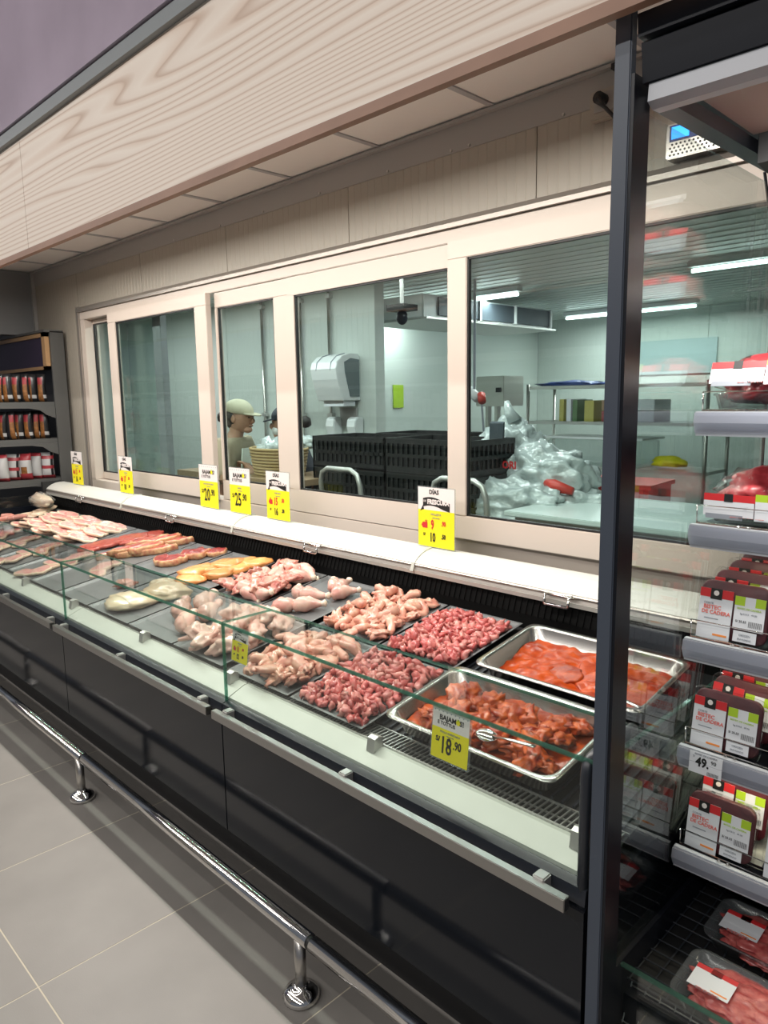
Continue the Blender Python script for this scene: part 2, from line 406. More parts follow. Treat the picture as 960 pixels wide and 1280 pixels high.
# stainless trims round the window
tr = MB().prism([(YW-.03, 2.205), (YW, 2.205), (YW, 2.243), (YW-.012, 2.243), (YW-.03, 2.222)], -5.55, 1.2).build('trim_2', M['brownalu']); tr['kind'] = 'structure'
tr = MB().box(-5.56, -5.525, YW-.025, YW, .9, 2.243).build('trim_3', M['brownalu']); tr['kind'] = 'structure'
tr = MB().prism([(YW-.05, .845), (YW, .845), (YW, .90), (YW-.02, .905), (YW-.05, .87)], -5.56, 1.2).build('trim_4', M['brownalu']); tr['kind'] = 'structure'
tr = MB().prism([(YW-.13, .80), (YW, .80), (YW, .842), (YW-.13, .842)], -5.56, 1.2).build('trim_5', M['trimgrey']); tr['kind'] = 'structure'

# window band
wi = empty('window_1', (-3.4, YW, .9), kind='structure')
fr = MB()
fr.box(-5.525, 1.0, YW-.012, YW+.10, 2.150, 2.205); fr.box(-5.525, 1.0, YW-.012, YW+.10, .90, .965)
fr.box(-5.525, -5.455, YW-.012, YW+.10, .965, 2.150)
fr.build('frame', M['pvc'], wi, bevel=.003)
def sash(x0, x1, y, gl, gr, gb, gt, z0=.968, z1=2.147, handle=None):
    s = MB(); t = .034
    s.box(x0, x1, y, y+t, gt, z1); s.box(x0, x1, y, y+t, z0, gb)
    s.box(x0, gl, y, y+t, gb, gt); s.box(gr, x1, y, y+t, gb, gt)
    o = s.build('sash_frame', M['pvc'], wi, bevel=.003)
    k = MB(); e = .008
    k.box(gl, gr, y+.006, y+.020, gt-e, gt); k.box(gl, gr, y+.006, y+.020, gb, gb+e)
    k.box(gl, gl+e, y+.006, y+.020, gb, gt); k.box(gr-e, gr, y+.006, y+.020, gb, gt)
    k.build('gasket', M['black'], o)
    MB().box(gl, gr, y+.010, y+.016, gb, gt).build('pane', M['winglass'], o)
    return o
sash(-4.985, -3.715, YW-.052, -4.87, -3.845, 1.075, 2.08)
sash(-5.47, -4.44, YW+.05, -5.455, -4.52, 1.02, 2.12)
MB().box(-4.535, -4.43, YW+.044, YW+.09, .97, 2.145).build('inner_stile', M['trimgrey'], wi, bevel=.003)  # grey unlike the other sashes: its backlit shade is put into the colour
sash(-3.70, -3.02, YW-.006, -3.675, -3.145, 1.082, 2.065)
sash(-3.02, -1.938, YW-.012, -2.965, -1.94, 1.082, 2.058)
sash(-1.938, -.50, YW-.046, -1.84, -.60, 1.065, 2.078)
sash(-.50, .9, YW-.012, -.44, .8, 1.07, 2.07)

# fascia
fa = empty('wall_fascia', (-3, 1.1, 2.1), kind='structure')
for a, b in ((-9, -6.03), (-6.03, -3.03), (-3.03, 1.2)):
    MB().box(a+.0015, b-.0015, 1.1, 1.118, 2.135, 2.53).build('fascia_board', M['wood'], fa)
b = MB().prism([(1.092, 2.110), (1.112, 2.110), (1.112, 2.134), (1.097, 2.134), (1.097, 2.122), (1.092, 2.120)], -9, 1.2)
b.build('moulding', M['moulding'], fa)
MB().prism([(1.08, 2.53), (1.12, 2.53), (1.12, 2.568), (1.08, 2.568)], -9, 1.2).build('trim_strip', M['trimgrey'], fa)
for a, b in ((-9, -4.6), (-4.6, 1.2)):
    MB().box(a+.001, b-.001, 1.07, 1.10, 2.572, 3.9).build('sign_panel', M['purple'], fa)
MB().box(-9, -.565, 1.12, 1.135, 2.138, 3.9).build('backing_board', M['flash'], fa)

# ------------------------------------------------------------------ bumper rail
br = empty('bumper_rail', (-2.7, 1.02, 0), 'long chrome bumper rail on short posts along the foot of the meat counter', 'rail')
rail_x = [-6.92, -5.511, -4.128, -2.745, -1.362, .021]
for a, b in zip(rail_x[:-1], rail_x[1:]):
    MB().tube([(a+.012+.045, 1.02, .186), (b-.002+.045, 1.02, .186)], .020, 18).build('rail', M['chrome'], br, smooth=True)
for x in rail_x[1:]:
    MB().tube([(x+.043, 1.02, .186), (x+.057, 1.02, .186)], .0185, 16).build('joint_ring', M['black'], br, smooth=True)
    MB().tube([(x, 1.02, .012), (x, 1.02, .172)], .0155, 16).build('post', M['steel'], br, smooth=True)
    MB().lathe([(.047, 0), (.049, .008), (.044, .020), (.030, .027), (.020, .033), (.0165, .040)], (x, 1.02, 0), 24).build('base_flange', M['chrome'], br, smooth=True)

# ------------------------------------------------------------------ meat counter
MOD = [-.634-1.279*i for i in range(5)]     # module joints
def deckz(y): return .640+(y-1.26)*.158
mc = empty('meat_counter', (-3.19, 1.6, 0), 'long refrigerated serve-over meat counter with glossy charcoal front and low glass', 'counter')
for i in range(4):
    x1, x0 = MOD[i]-.002, MOD[i+1]+.002
    b = MB(); b.prism([(1.160, .168), (1.166, .163), (1.19, .163), (1.19, .560), (1.172, .560), (1.160, .552)], x0+.001, x1-.001)
    b.build('front_panel', M['panel'], mc)
    # dark recess above the panel, then glass profile
    b = MB().prism([(1.196, .545), (1.24, .545), (1.24, .592), (1.196, .592)], x0, x1); b.build('recess_strip', M['black'], mc)
    b = MB().prism([(1.160, .566), (1.195, .566), (1.195, .600), (1.186, .604), (1.165, .598)], x0, x1)
    b.build('glass_holder', M['darkmetal'], mc)
    # square stainless handrail
    hb = MB().box(x0+.006, x1-.02, 1.118, 1.138, .566, .594).build('hand_rail', M['railsteel'], mc, bevel=.0015)
    for k in (.045, .47, .93):
        xx = x0+(x1-x0)*k
        MB().box(xx-.014, xx+.014, 1.134, 1.164, .562, .601).build('rail_bracket', M['alu'], hb, bevel=.003)
    # glass: front pane, top pane
    gp = MB().box(x0, x1, 1.178, 1.184, .598, .855).build('front_glass', M['glass'], mc)
    e = MB(); e.box(x0, x1, 1.177, 1.1855, .853, .857); e.box(x0-.001, x0+.0022, 1.1775, 1.185, .598, .857); e.box(x1-.0022, x1+.001, 1.1775, 1.185, .598, .857)
    e.build('glass_edge', M['gedge'], gp)
    gt = MB().box(x0, x1, 1.176, 1.365, .858, .864).build('top_glass', M['glass'], mc)
    e = MB(); e.box(x0, x1, 1.1745, 1.177, .8575, .8645); e.box(x0, x1, 1.364, 1.3665, .8575, .8645); e.box(x0-.001, x0+.002, 1.176, 1.366, .8575, .8645)
    e.build('glass_edge', M['gedge'], gt)
    # cream duct front shelf
    MB().prism([(1.188, .585), (1.262, .585), (1.262, .636), (1.250, .636), (1.190, .612)], x0, x1).build('cold_air_duct', M['duct'], mc)
    gl = MB(); nn = 90; 
    for k in range(nn):
        xx = x0+.01+(x1-x0-.02)*k/(nn-1); gl.box(xx-.0016, xx+.0016, 1.262, 1.34, .634, .638)
    gl.box(x0, x1, 1.262, 1.266, .635, .641); gl.box(x0, x1, 1.336, 1.34, .632, .639); gl.box(x0, x1, 1.298, 1.301, .630, .634)
    o = gl.build('air_grille', M['alu'], mc); o['kind'] = 'stuff'
    for xx in (x0+.595, x1-.075):
        b = MB(); b.prism([(1.226, .628), (1.262, .638), (1.262, .662), (1.246, .668), (1.232, .664)], xx, xx+.028)
        b.build('divider_clip', M['alu'], mc)
    # sloped deck
    b = MB(); b.prism([(1.262, deckz(1.262)-.03), (2.06, deckz(2.06)-.03), (2.06, deckz(2.06)-.018), (1.262, deckz(1.262)-.018)], x0, x1)
    b.build('deck_plate', M['black'], mc)
    sl = MB(); k = 0
    while k < 44:
        xx = x0+.02+(x1-x0-.04)*k/43
        sl.prism([(1.345, deckz(1.345)-.018), (1.95, deckz(1.95)-.018), (1.95, deckz(1.95)-.010), (1.345, deckz(1.345)-.010)], xx-.003, xx+.003); k += 1
    o = sl.build('deck_slats', M['darkmetal'], mc); o['kind'] = 'stuff'
    # back wall of the well with a honeycomb outlet, then the lid
    b = MB(); b.prism([(2.055, .70), (2.10, .70), (2.10, .86), (2.075, .86), (2.055, .80)], x0, x1); b.build('well_back', M['comb'], mc)
    hc = MB()
    for k in range(52):
        xx = x0+.01+(x1-x0-.02)*k/51; hc.prism([(2.050, .800), (2.058, .800), (2.076, .856), (2.068, .856)], xx-.0015, xx+.0015)
    o = hc.build('outlet_comb', M['comb'], mc); o['kind'] = 'stuff'
    ld = MB(); ld.prism([(2.062, .856), (2.11, .850), (2.11, .874), (2.058, .872)], x0, x1); ld.build('lid_lip', M['cream'], mc)
    ld = MB(); ld.prism([(2.060, .873), (2.14, .873), (2.14, .898), (2.066, .898), (2.060, .892), (2.064, .884)], x0, x1); ld.build('lid_rail', M['brownalu'], mc)
    prof = [(2.064, .899), (2.082, .915), (2.105, .928), (2.135, .938), (2.17, .943), (2.20, .942), (2.20, .90), (2.064, .897)]
    ld = MB(); ld.prism(prof, x0, x1-.010); l = ld.build('lid', M['cream'], mc)
    MB().prism([(2.05, .868), (2.062, .90), (2.08, .918), (2.105, .932), (2.135, .942), (2.17, .947), (2.205, .946), (2.205, .90), (2.07, .895), (2.07, .868)], x1-.012, x1+.004).build('lid_joint_clip', M['duct'], mc)
    xc = (x0+x1)/2+.02
    hd = MB().tube([(xc-.045, 2.072, .893), (xc-.045, 2.040, .888), (xc-.045, 2.036, .862), (xc-.042, 2.036, .858), (xc+.042, 2.036, .858), (xc+.045, 2.036, .862), (xc+.045, 2.040, .888), (xc+.045, 2.072, .893)], .0045, 8)
    hd.tube([(xc-.05, 2.045, .892), (xc+.062, 2.045, .892)], .005, 8)
    hd.build('lid_handle', M['chrome'], mc, smooth=True)
b = MB(); b.box(MOD[4], MOD[0], 1.25, 2.18, .09, .58); b.build('carcass', M['black'], mc)
b = MB(); b.box(MOD[4], MOD[0], 1.245, 1.30, 0.0, .165); b.build('kickboard', M['black'], mc)
b = MB(); b.box(MOD[4], MOD[0], 2.11, 2.20, .10, .895); b.build('rear_panel', M['black'], mc)
# right end: black frame, end glass, insulated cheek
ex = MOD[0]
b = MB(); b.box(ex+.003, ex+.018, 1.166, 2.18, .10, .600); b.build('end_cheek', M['fridgeblack'], mc)
b = MB().tube([(ex-.014, 1.176, .46), (ex-.014, 1.176, .83), (ex-.014, 1.180, .848), (ex-.014, 1.192, .858), (ex-.014, 1.21, .861), (ex-.014, 1.36, .861)], .0125, 12)
b.build('end_post', M['darkmetal'], mc, smooth=True)
gg = MB().box(ex+.004, ex+.010, 1.19, 2.05, .60, .855).build('end_glass', M['glass'], mc)
MB().box(ex+.003, ex+.011, 1.19, 2.05, .853, .858).build('glass_edge', M['gedge'], gg)
b = MB(); b.box(MOD[4]-.03, MOD[4], 1.17, 2.18, .0, .78); b.build('end_cheek', M['fridgeblack'], mc)
MB().box(MOD[4]-.02, MOD[4]-.014, 1.18, 2.05, .78, .86).build('end_glass', M['glass'], mc)
MB().box(MOD[4]-.03, MOD[4]+.0, 2.04, 2.2, .78, .95).build('lid_end_cap', M['black'], mc)

# ------------------------------------------------------------------ trays and meat
TH = math.atan(.158)
def deckM(x, y, dz=0.0):
    return Matrix.Translation((x, y, deckz(y)+dz)) @ Matrix.Rotation(TH, 4, 'X')
def make_tray_mesh(wd, dp, rim=.012, name='tray'):
    b = MB(); t = .008
    o0 = [(-wd/2, -dp/2), (wd/2, -dp/2), (wd/2, dp/2), (-wd/2, dp/2)]
    i0 = [(x*(1-2*t/wd), y*(1-2*t/dp)) for x, y in o0]; i1 = [(x*(1-4.4*t/wd), y*(1-4.4*t/dp)) for x, y in o0]
    vs = [(x, y, rim-.0015) for x, y in o0]+[(x, y, rim) for x, y in o0]+[(x, y, rim) for x, y in i0]+[(x, y, .0025) for x, y in i1]+[(x, y, -.0) for x, y in i1]+[(x, y, rim-.003) for x, y in i0]
    fs = []
    for r in range(5):
        for k in range(4): fs.append((r*4+k, r*4+(k+1) % 4, (r+1)*4+(k+1) % 4, (r+1)*4+k)) if r != 3 else None
    fs.append((12, 13, 14, 15)); fs.append((19, 18, 17, 16))
    for k in range(4): fs.append((20+k, 20+(k+1) % 4, (k+1) % 4, k))
    b.add(vs, fs); return b.mesh(name, M['tray'])
TRAY = {}
def tray(x, y, wd, dp, label, group=None):
    k = (round(wd, 3), round(dp, 3))
    if k not in TRAY: TRAY[k] = make_tray_mesh(wd, dp)
    o = bpy.data.objects.new('display_tray', TRAY[k]); C.objects.link(o); o.matrix_world = deckM(x, y, .002)
    return tag(o, label, 'tray', group)

def nz(v, s, seed): return noise.noise(Vector(v)*s+Vector((seed*7.3, seed*3.1, seed*1.7)))
def blob(name, dims, seed, amp=.18, fr=2.2, sub=3, mat=None, flat=0.35, bend=0, sharp=0):
    bm = bmesh.new(); bmesh.ops.create_icosphere(bm, subdivisions=sub, radius=1)
    for v in bm.verts:
        c = v.co.copy(); r = 1+amp*nz(c, fr, seed)+amp*.5*nz(c, fr*2.3, seed+5)
        c *= r
        if flat and c.z < -flat: c.z = -flat-(c.z+flat)*-.12
        x = c.x
        c = Vector((c.x*dims[0], c.y*dims[1], c.z*dims[2]))
        if bend: c.y += bend*dims[1]*(x*x-.4)
        v.co = c
    me = bpy.data.meshes.new(name); bm.to_mesh(me); bm.free()
    for p in me.polygons: p.use_smooth = True
    me.materials.append(mat); return me
def sweep(name, pts, rs, mats, seed=1, amp=.12, n=12, tipmat_from=None, flat=1, sub=3):
    """lofted limb: path with radii, roughened"""
    P = []; Rr = []
    for i in range(len(pts)-1):
        for k in range(sub):
            t = k/sub; P.append(Vector(pts[i]).lerp(Vector(pts[i+1]), t)); tt = t*t*(3-2*t); Rr.append(rs[i]*(1-tt)+rs[i+1]*tt)
    P.append(Vector(pts[-1])); Rr.append(rs[-1])
    b = MB(); b.tube(P, Rr, n, flat=flat)
    vs = []
    for i, v in enumerate(b.v):
        c = P[i//n]; d = Vector(v)-c; vs.append(c+d*(1+amp*nz(Vector(v), 60, seed)+amp*.6*nz(Vector(v), 140, seed+3)))
    b.v = vs
    if tipmat_from is not None:
        nf = (len(P)-1)*n
        for fi in range(len(b.f)):
            ring = fi//n if fi < nf else (0 if fi == nf else len(P))
            b.mi[fi] = 1 if ring >= tipmat_from*sub else 0
    me = b.mesh(name, mats, True)
    bb = bmesh.new(); bb.from_mesh(me); bmesh.ops.recalc_face_normals(bb, faces=bb.faces); bb.to_mesh(me); bb.free()
    return me
DRUM = [sweep('drumstick', [(-.062, 0, 0), (-.05, 0, 0), (-.025, .004*s, .003), (0, .006*s, .003), (.03, .003*s, 0), (.048, 0, 0), (.060, 0, .001), (.066, 0, .002)], [.006, .022, .030, .027, .015, .010, .0135, .006], [M['drum'], M['bone']], s+2, .14, tipmat_from=5) for s in (-1, 1, 2)]
WING = [sweep('wing', [(-.045, -.012, 0), (-.036, -.008, 0), (-.012, .012, .004), (.006, .020, .006), (.014, .014, .006), (.022, -.008, .004), (.030, -.028, .002), (.034, -.036, 0)], [.006, .0155, .018, .012, .0155, .015, .008, .003], [M['wing']], s+2, .28) for s in (1, 2, 3)]
WING += [blob('wing', (.040, .020, .015), 320+q, .80, 1.9, 3, M['wing'], .8, .5) for q in range(5)]
WING += [sweep('wing', [(-.05, 0, 0), (-.04, 0, 0), (-.015, .006*s, .004), (.012, .0, .003), (.035, -.003, .0), (.044, 0, 0)], [.006, .016, .0185, .013, .0125, .006], [M['wing']], s+9, .25) for s in (1, -1)]
BACKS = [blob('chicken_portion', (.050, .034, .024), 20+s, .75, 2.2, 3, M['backm'], .5, .2) for s in range(4)]
PALES = [blob('chicken_piece', (.052, .036, .026), 40+s, .65, 1.9, 3, M['pale'], .5, .2) for s in range(4)]
GIZ = [blob('gizzard', (.0185, .0125, .0095), 60+s, .62, 1.6, 2, M['gizz'] if s % 2 else M['gizz2'], 0, .55) for s in range(8)]
SKINP = [sweep('chicken_skin', [(-.07, 0, 0), (-.055, .01*s, .004), (-.02, -.012*s, .006), (.02, .014*s, .005), (.055, -.006*s, .002), (.07, 0, 0)], [.004, .022, .026, .022, .017, .005], [M['wing']], s+30, .5, flat=.6) for s in (1, -1, 2)]
BRST = [blob('breast_fillet', (.080, .046, .024), 80+s, .30, 1.4, 3, M['breast'], .45, .35) for s in range(4)]

def flatcut(name, a, b_, th, seed, mats, irr=.25, rim=.12, n=28, dome=.0):
    """steak: irregular outline, fat rim as second material"""
    B = MB(); rings = [(0, 1.0, 0), (1, 1.0, 0), (2, 1, .8)]
    out = []
    for k in range(n):
        t = 2*PI*k/n; r = 1+irr*nz((math.cos(t), math.sin(t), 0), 1.3, seed)+.35*irr*nz((math.cos(t), math.sin(t), 0), 4, seed)
        out.append((math.cos(t)*a*r, math.sin(t)*b_*r))
    lev = [(.96, 0), (1.0, th*.35), (1.0, th*.7), (.95, th*.96), (1-rim, th), (.55, th*1.02), (.2, th*1.03)]
    vs = []
    for sc, z in lev:
        for x, y in out: vs.append((x*sc, y*sc, z+(.22*th*nz((x, y, z), 45, seed) if z > 0 else 0)+dome*(1-sc)))
    fs = []; mi = []
    for i in range(len(lev)-1):
        for k in range(n): fs.append((i*n+k, i*n+(k+1) % n, (i+1)*n+(k+1) % n, (i+1)*n+k)); mi.append(1 if i < 4 else 0)
    fs.append(tuple(range((len(lev)-1)*n, len(lev)*n))); mi.append(0)
    fs.append(tuple(range(n-1, -1, -1))); mi.append(0)
    B.add(vs, fs); B.mi = mi
    return B.mesh(name, mats, True)
CHOP = [flatcut('pork_chop', .078, .050, .016, 100+s, [M['pork'], M['fat']], .35, .16) for s in range(4)]
STEAK = [flatcut('beef_steak', .105, .070, .018, 110+s, [M['beef'], M['beef']], .4, .1) for s in range(3)]
STEAKF = [flatcut('rib_steak', .085, .060, .034, 120+s, [M['beefdark'], M['fat2']], .5, .10) for s in range(3)]
RIBS = [flatcut('bone_in_rib', .105, .034, .034, 130+s, [M['beef2'], M['fat2']], .5, .2) for s in range(4)]
FATP = [blob('pork_fat', (.075, .045, .016), 140+s, .45, 1.8, 3, M['fat'], .45, .3) for s in range(3)]
SAUS = [sweep('sausage', [(-.07, 0, 0), (-.06, .004, 0), (-.02, .012, 0), (.02, .012, 0), (.06, .002, 0), (.07, -.002, 0)], [.004, .016, .018, .018, .016, .004], [M['sausage']], 5, .04)]

ORD = ['nearest the glass', 'second', 'third', 'fourth', 'fifth', 'sixth', 'seventh', 'eighth', 'ninth', 'tenth', 'farthest back']
def nth(k, n): return ('nearest the aisle' if k == 0 else ('at the very back' if k == n-1 else ORD[k]+' from the aisle'))
def put(me, mw, name, label, cat, group=None):
    o = bpy.data.objects.new(name, me); C.objects.link(o); o.matrix_world = mw
    return tag(o, label, cat, group)
def heap(x, y, wd, dp, meshes, n, name, label, cat, group, rad=.03, hgt=.02, maxz=.05, tilt=.5, seed=1, base=.006, sc=1.0, region=None, squash=.75, rzr=(0, 2*PI), under=0, under_label=None):
    bulk = MB()
    rnd = random.Random(seed); G = 26; hm = {}
    T = deckM(x, y, .002); x0, x1, y0, y1 = region or (-wd/2+rad*.9, wd/2-rad*.9, -dp/2+rad*.9, dp/2-rad*.9)
    def cells(px, py, r):
        for i in range(G):
            for j in range(G):
                cx = -wd/2+(i+.5)*wd/G; cy = -dp/2+(j+.5)*dp/G
                if (cx-px)**2+(cy-py)**2 < r*r: yield (i, j)
    for k in range(n):
        best = None
        for t in range(7):
            px = rnd.uniform(x0, x1); py = rnd.uniform(y0, y1); cs = list(cells(px, py, rad*.75)) or [(0, 0)]
            h = sum(hm.get(c, 0) for c in cs)/len(cs)
            e = max(abs(px-(x0+x1)/2)/(x1-x0), abs(py-(y0+y1)/2)/(y1-y0))
            if best is None or h+e*.012 < best[0]: best = (h+e*.012, px, py, cs, h)
        _, px, py, cs, h = best; h = min(h, maxz)
        s = sc*rnd.uniform(.85, 1.15)
        mw = T @ Matrix.Translation((px, py, base+h+hgt*.5*s)) @ Euler((rnd.uniform(-tilt, tilt), rnd.uniform(-tilt, tilt), rnd.uniform(*rzr))).to_matrix().to_4x4() @ Matrix.Scale(s, 4)
        me = rnd.choice(meshes)
        if k < under: bulk.add([mw @ v.co for v in me.vertices], [tuple(p.vertices) for p in me.polygons])
        else: put(me, mw, name, label, cat, group)
        for c in cs: hm[c] = h+hgt*squash
    if under:
        o = bulk.build(name+'_bed', meshes[0].materials[0], None, smooth=True); tag(o, under_label, cat, None, 'stuff')
BX = 1.838; FX = 1.452      # centre lines of back and front rows (Y)
dpB, dpF = .385, .375
# --- back row
def X(a, b): return (a+b)/2, b-a
c_, w_ = X(-1.700, -1.372); tray(c_, BX, w_-.006, dpB, 'grey tray of chicken gizzards in the back row beside the sauce pan')
heap(c_, BX, w_, dpB, GIZ, 235, 'chicken_gizzard', 'small glossy red chicken gizzard in the back-row tray left of the sauce pan', 'gizzard', 'gizzards in the back tray', .019, .017, .034, 1.2, 11, region=(-.135, .145, -.165, .150), under=95, under_label='bed of chicken gizzards lying under the loose ones in the back-row tray')
c_, w_ = X(-2.034, -1.706); tray(c_, BX, w_-.006, dpB, 'grey tray of chicken wings in the back row left of the gizzards')
heap(c_, BX, w_, dpB, WING, 56, 'chicken_wing', 'pinkish raw chicken wing piece in the back-row tray beside the gizzards', 'chicken', 'wings in the back tray', .034, .026, .06, .7, 12, region=(-.135, .14, -.165, .165))
c_, w_ = X(-2.400, -2.070); tray(c_, BX, w_-.006, dpB, 'grey tray with a few loose drumsticks and bare corners, back row')
for k, (px, py, rz, dz, s) in enumerate([(-.02, .10, 2.4, .0, 1), (.06, .09, 2.0, .012, 1), (.10, .06, 1.0, .0, 1), (.00, -.02, .35, .0, 1.1), (.06, -.10, .7, .0, 1.1), (-.09, -.02, 2.6, .0, 1), (-.02, -.14, .9, .0, 1.1)]):
    put(DRUM[k % 3], deckM(c_, BX, .002) @ Matrix.Translation((px, py, .030+dz)) @ Matrix.Rotation(rz, 4, 'Z') @ Matrix.Scale(s, 4), 'drumstick',
        ['drumstick at the back corner of the half-bare drumstick tray', 'drumstick leaning across another near the rear of the half-bare tray', 'drumstick by the right rim of the half-bare tray', 'plump drumstick alone in the middle of the half-bare tray', 'drumstick with a red cut end at the front right of the half-bare tray', 'drumstick at the left rim of the half-bare tray', 'drumstick nearest the front edge of the half-bare tray'][k], 'drumstick', 'drumsticks in the half-bare tray')
c_, w_ = X(-2.732, -2.404); tray(c_, BX, w_-.006, dpB, 'grey tray heaped with chicken backs and leg quarters, back row')
heap(c_, BX, w_, dpB, BACKS+[DRUM[0], DRUM[1]], 32, 'chicken_portion', 'pale pink raw chicken back piece heaped between orange fillets and drumsticks', 'chicken', 'chicken backs in the back tray', .045, .036, .07, .5, 14, region=(-.125, .13, -.15, .16))
c_, w_ = X(-3.150, -2.785); tray(c_, BX, w_-.006, dpB, 'grey tray of orange chicken fillets in the back row')
rnd = random.Random(5)
for k, (px, py, rz, dz) in enumerate([(-.02, -.16, .3, 0), (-.06, -.11, .8, .012), (-.03, -.04, 1.0, .005), (-.10, -.05, 1.1, 0), (.02, .03, 1.0, .016), (-.05, .06, 1.1, 0), (.03, .11, .9, 0), (.08, .04, 1.2, .0), (.10, .13, .6, .004), (.07, -.04, 1.15, .006)]):
    put(BRST[k % 4], deckM(c_, BX, .002) @ Matrix.Translation((px, py, .014+dz)) @ Matrix.Rotation(rz, 4, 'Z'), 'chicken_fillet', 'orange raw chicken fillet in the back row, '+['frontmost', 'second at the front left', 'third, touching the front pair', 'at the left rim', 'centre of the heap', 'left of the centre one', 'behind the centre one', 'at the right rim', 'rearmost and smallest', 'right of the centre one'][k], 'chicken', 'orange fillets in the back tray')
c_, w_ = X(-3.500, -3.160); tray(c_, BX, w_-.006, dpB, 'grey tray with three dark steaks and bare metal around, back row')
for k, (px, py, rz) in enumerate([(-.02, -.06, .4), (.02, .07, .9), (.10, .14, .5)]):
    put(STEAKF[k], deckM(c_, BX, .002) @ Matrix.Translation((px, py, .004)) @ Matrix.Rotation(rz, 4, 'Z') @ Matrix.Scale([1.0, .95, .7][k], 4), 'rib_steak',
        ['dark round rib steak lying at the front of its half-empty tray', 'long rib steak with a fat streak in the middle of its tray', 'small dark red steak at the rear corner of its tray'][k], 'steak')
c_, w_ = X(-3.842, -3.505); tray(c_, BX, w_-.006, dpB, 'grey tray of bone-in beef ribs, back row')
for k in range(9):
    put(RIBS[k % 4], deckM(c_, BX, .002) @ Matrix.Translation((-.09+.024*(k % 5)*1.7, -.13+.032*k, .004+.016*(k % 2))) @ Matrix.Rotation(1.1+.25*math.sin(k*3), 4, 'Z'), 'beef_rib', 'bone-in beef rib with yellow fat edge, %s' % nth(k, 9), 'beef', 'beef ribs in the back tray')
c_, w_ = X(-4.196, -3.850); tray(c_, BX, w_-.006, dpB, 'grey tray of flat lean beef steaks, back row')
for k in range(5):
    put(STEAK[k % 3], deckM(c_, BX, .002) @ Matrix.Translation((-.07+.03*k+.01, -.13+.065*k, .004+.006*(k % 2))) @ Matrix.Rotation(.7+.3*math.sin(k*2), 4, 'Z'), 'beef_steak', 'flat lean red beef steak in the back row, %s' % nth(k, 5), 'steak', 'flat beef steaks')
for ti, (a, b) in enumerate(((-4.538, -4.202), (-4.90, -4.545), (-5.26, -4.907))):
    c_, w_ = X(a, b)
    tray(c_, BX, w_-.006, dpB, ['grey tray of marbled pork chops next to the flat beef steaks', 'middle one of the three grey pork chop trays in the back row', 'farthest grey pork chop tray, beside the pork fat'][ti])
    lb = ['marbled pork chop in the tray beside the flat steaks', 'marbled pink pork chop in the middle pork chop tray', 'marbled pink pork chop in the farthest pork chop tray'][ti]
    for k in range(11):
        put(CHOP[(k+ti) % 4], deckM(c_, BX, .002) @ Matrix.Translation((-.055+.050*(k % 3), -.155+.028*k, .020+.006*(k % 2))) @ Matrix.Rotation(1.1+.5*math.sin(k*2.3), 4, 'Z') @ Matrix.Rotation(.38, 4, 'Y'), 'pork_chop', lb+', '+nth(k, 11), 'pork', 'pork chops in tray %s' % ['one', 'two', 'three'][ti])
c_, w_ = X(-5.62, -5.27); tray(c_, BX, w_-.006, dpB, 'grey tray of pork fat slabs and sausages at the far left end')
for k in range(6):
    put(FATP[k % 3], deckM(c_, BX, .002) @ Matrix.Translation((-.08+.05*(k % 4), -.12+.05*k, .016+.012*(k % 2))) @ Matrix.Rotation(.9+.2*k, 4, 'Z'), 'pork_fat', 'white and pink slab of pork fat at the far left, %s' % nth(k, 6), 'pork', 'pork fat slabs')
for k, (px, py, rz) in enumerate([(.02, -.17, .7), (-.06, -.14, .3), (.08, -.12, .9)]):
    put(SAUS[0], deckM(c_, BX, .002) @ Matrix.Translation((px, py, .045)) @ Matrix.Rotation(rz, 4, 'Z'), 'sausage', ['thick reddish sausage nearest the aisle before the pork fat', 'thick reddish sausage at the left before the pork fat', 'thick reddish sausage on the right before the pork fat'][k], 'sausage', 'sausages by the pork fat')
# --- front row
c_, w_ = X(-1.695, -1.372); tray(c_, FX, w_-.006, dpF, 'front-row grey tray of chicken gizzards behind the front glass')
heap(c_, FX, w_, dpF, GIZ, 235, 'chicken_gizzard', 'small glossy red chicken gizzard in the front-row tray behind the glass', 'gizzard', 'gizzards in the front tray', .019, .017, .030, 1.2, 21, region=(-.145, .145, -.170, .165), under=95, under_label='bed of chicken gizzards lying under the loose ones in the front-row tray')
c_, w_ = X(-2.030, -1.702); tray(c_, FX, w_-.006, dpF, 'front-row grey tray of chicken skins and wing ends next to the gizzards')
heap(c_, FX, w_, dpF, SKINP+WING, 42, 'chicken_wing', 'thin-skinned raw chicken wing in the front-row tray next to the gizzards', 'chicken', 'wings in the front tray', .040, .026, .055, .6, 22, region=(-.13, .13, -.15, .16))
c_, w_ = X(-2.400, -2.068); tray(c_, FX, w_-.006, dpF, 'front-row grey tray of large pale chicken pieces at the glass joint')
heap(c_, FX, w_, dpF, PALES, 20, 'chicken_piece', 'large pale pink chicken piece in the front-row tray at the glass joint', 'chicken', 'large chicken pieces in the front tray', .055, .042, .07, .4, 23, region=(-.11, .12, -.14, .13))
c_, w_ = X(-2.760, -2.406); tray(c_, FX, w_-.006, dpF, 'front-row grey tray holding a few long pale drumsticks')
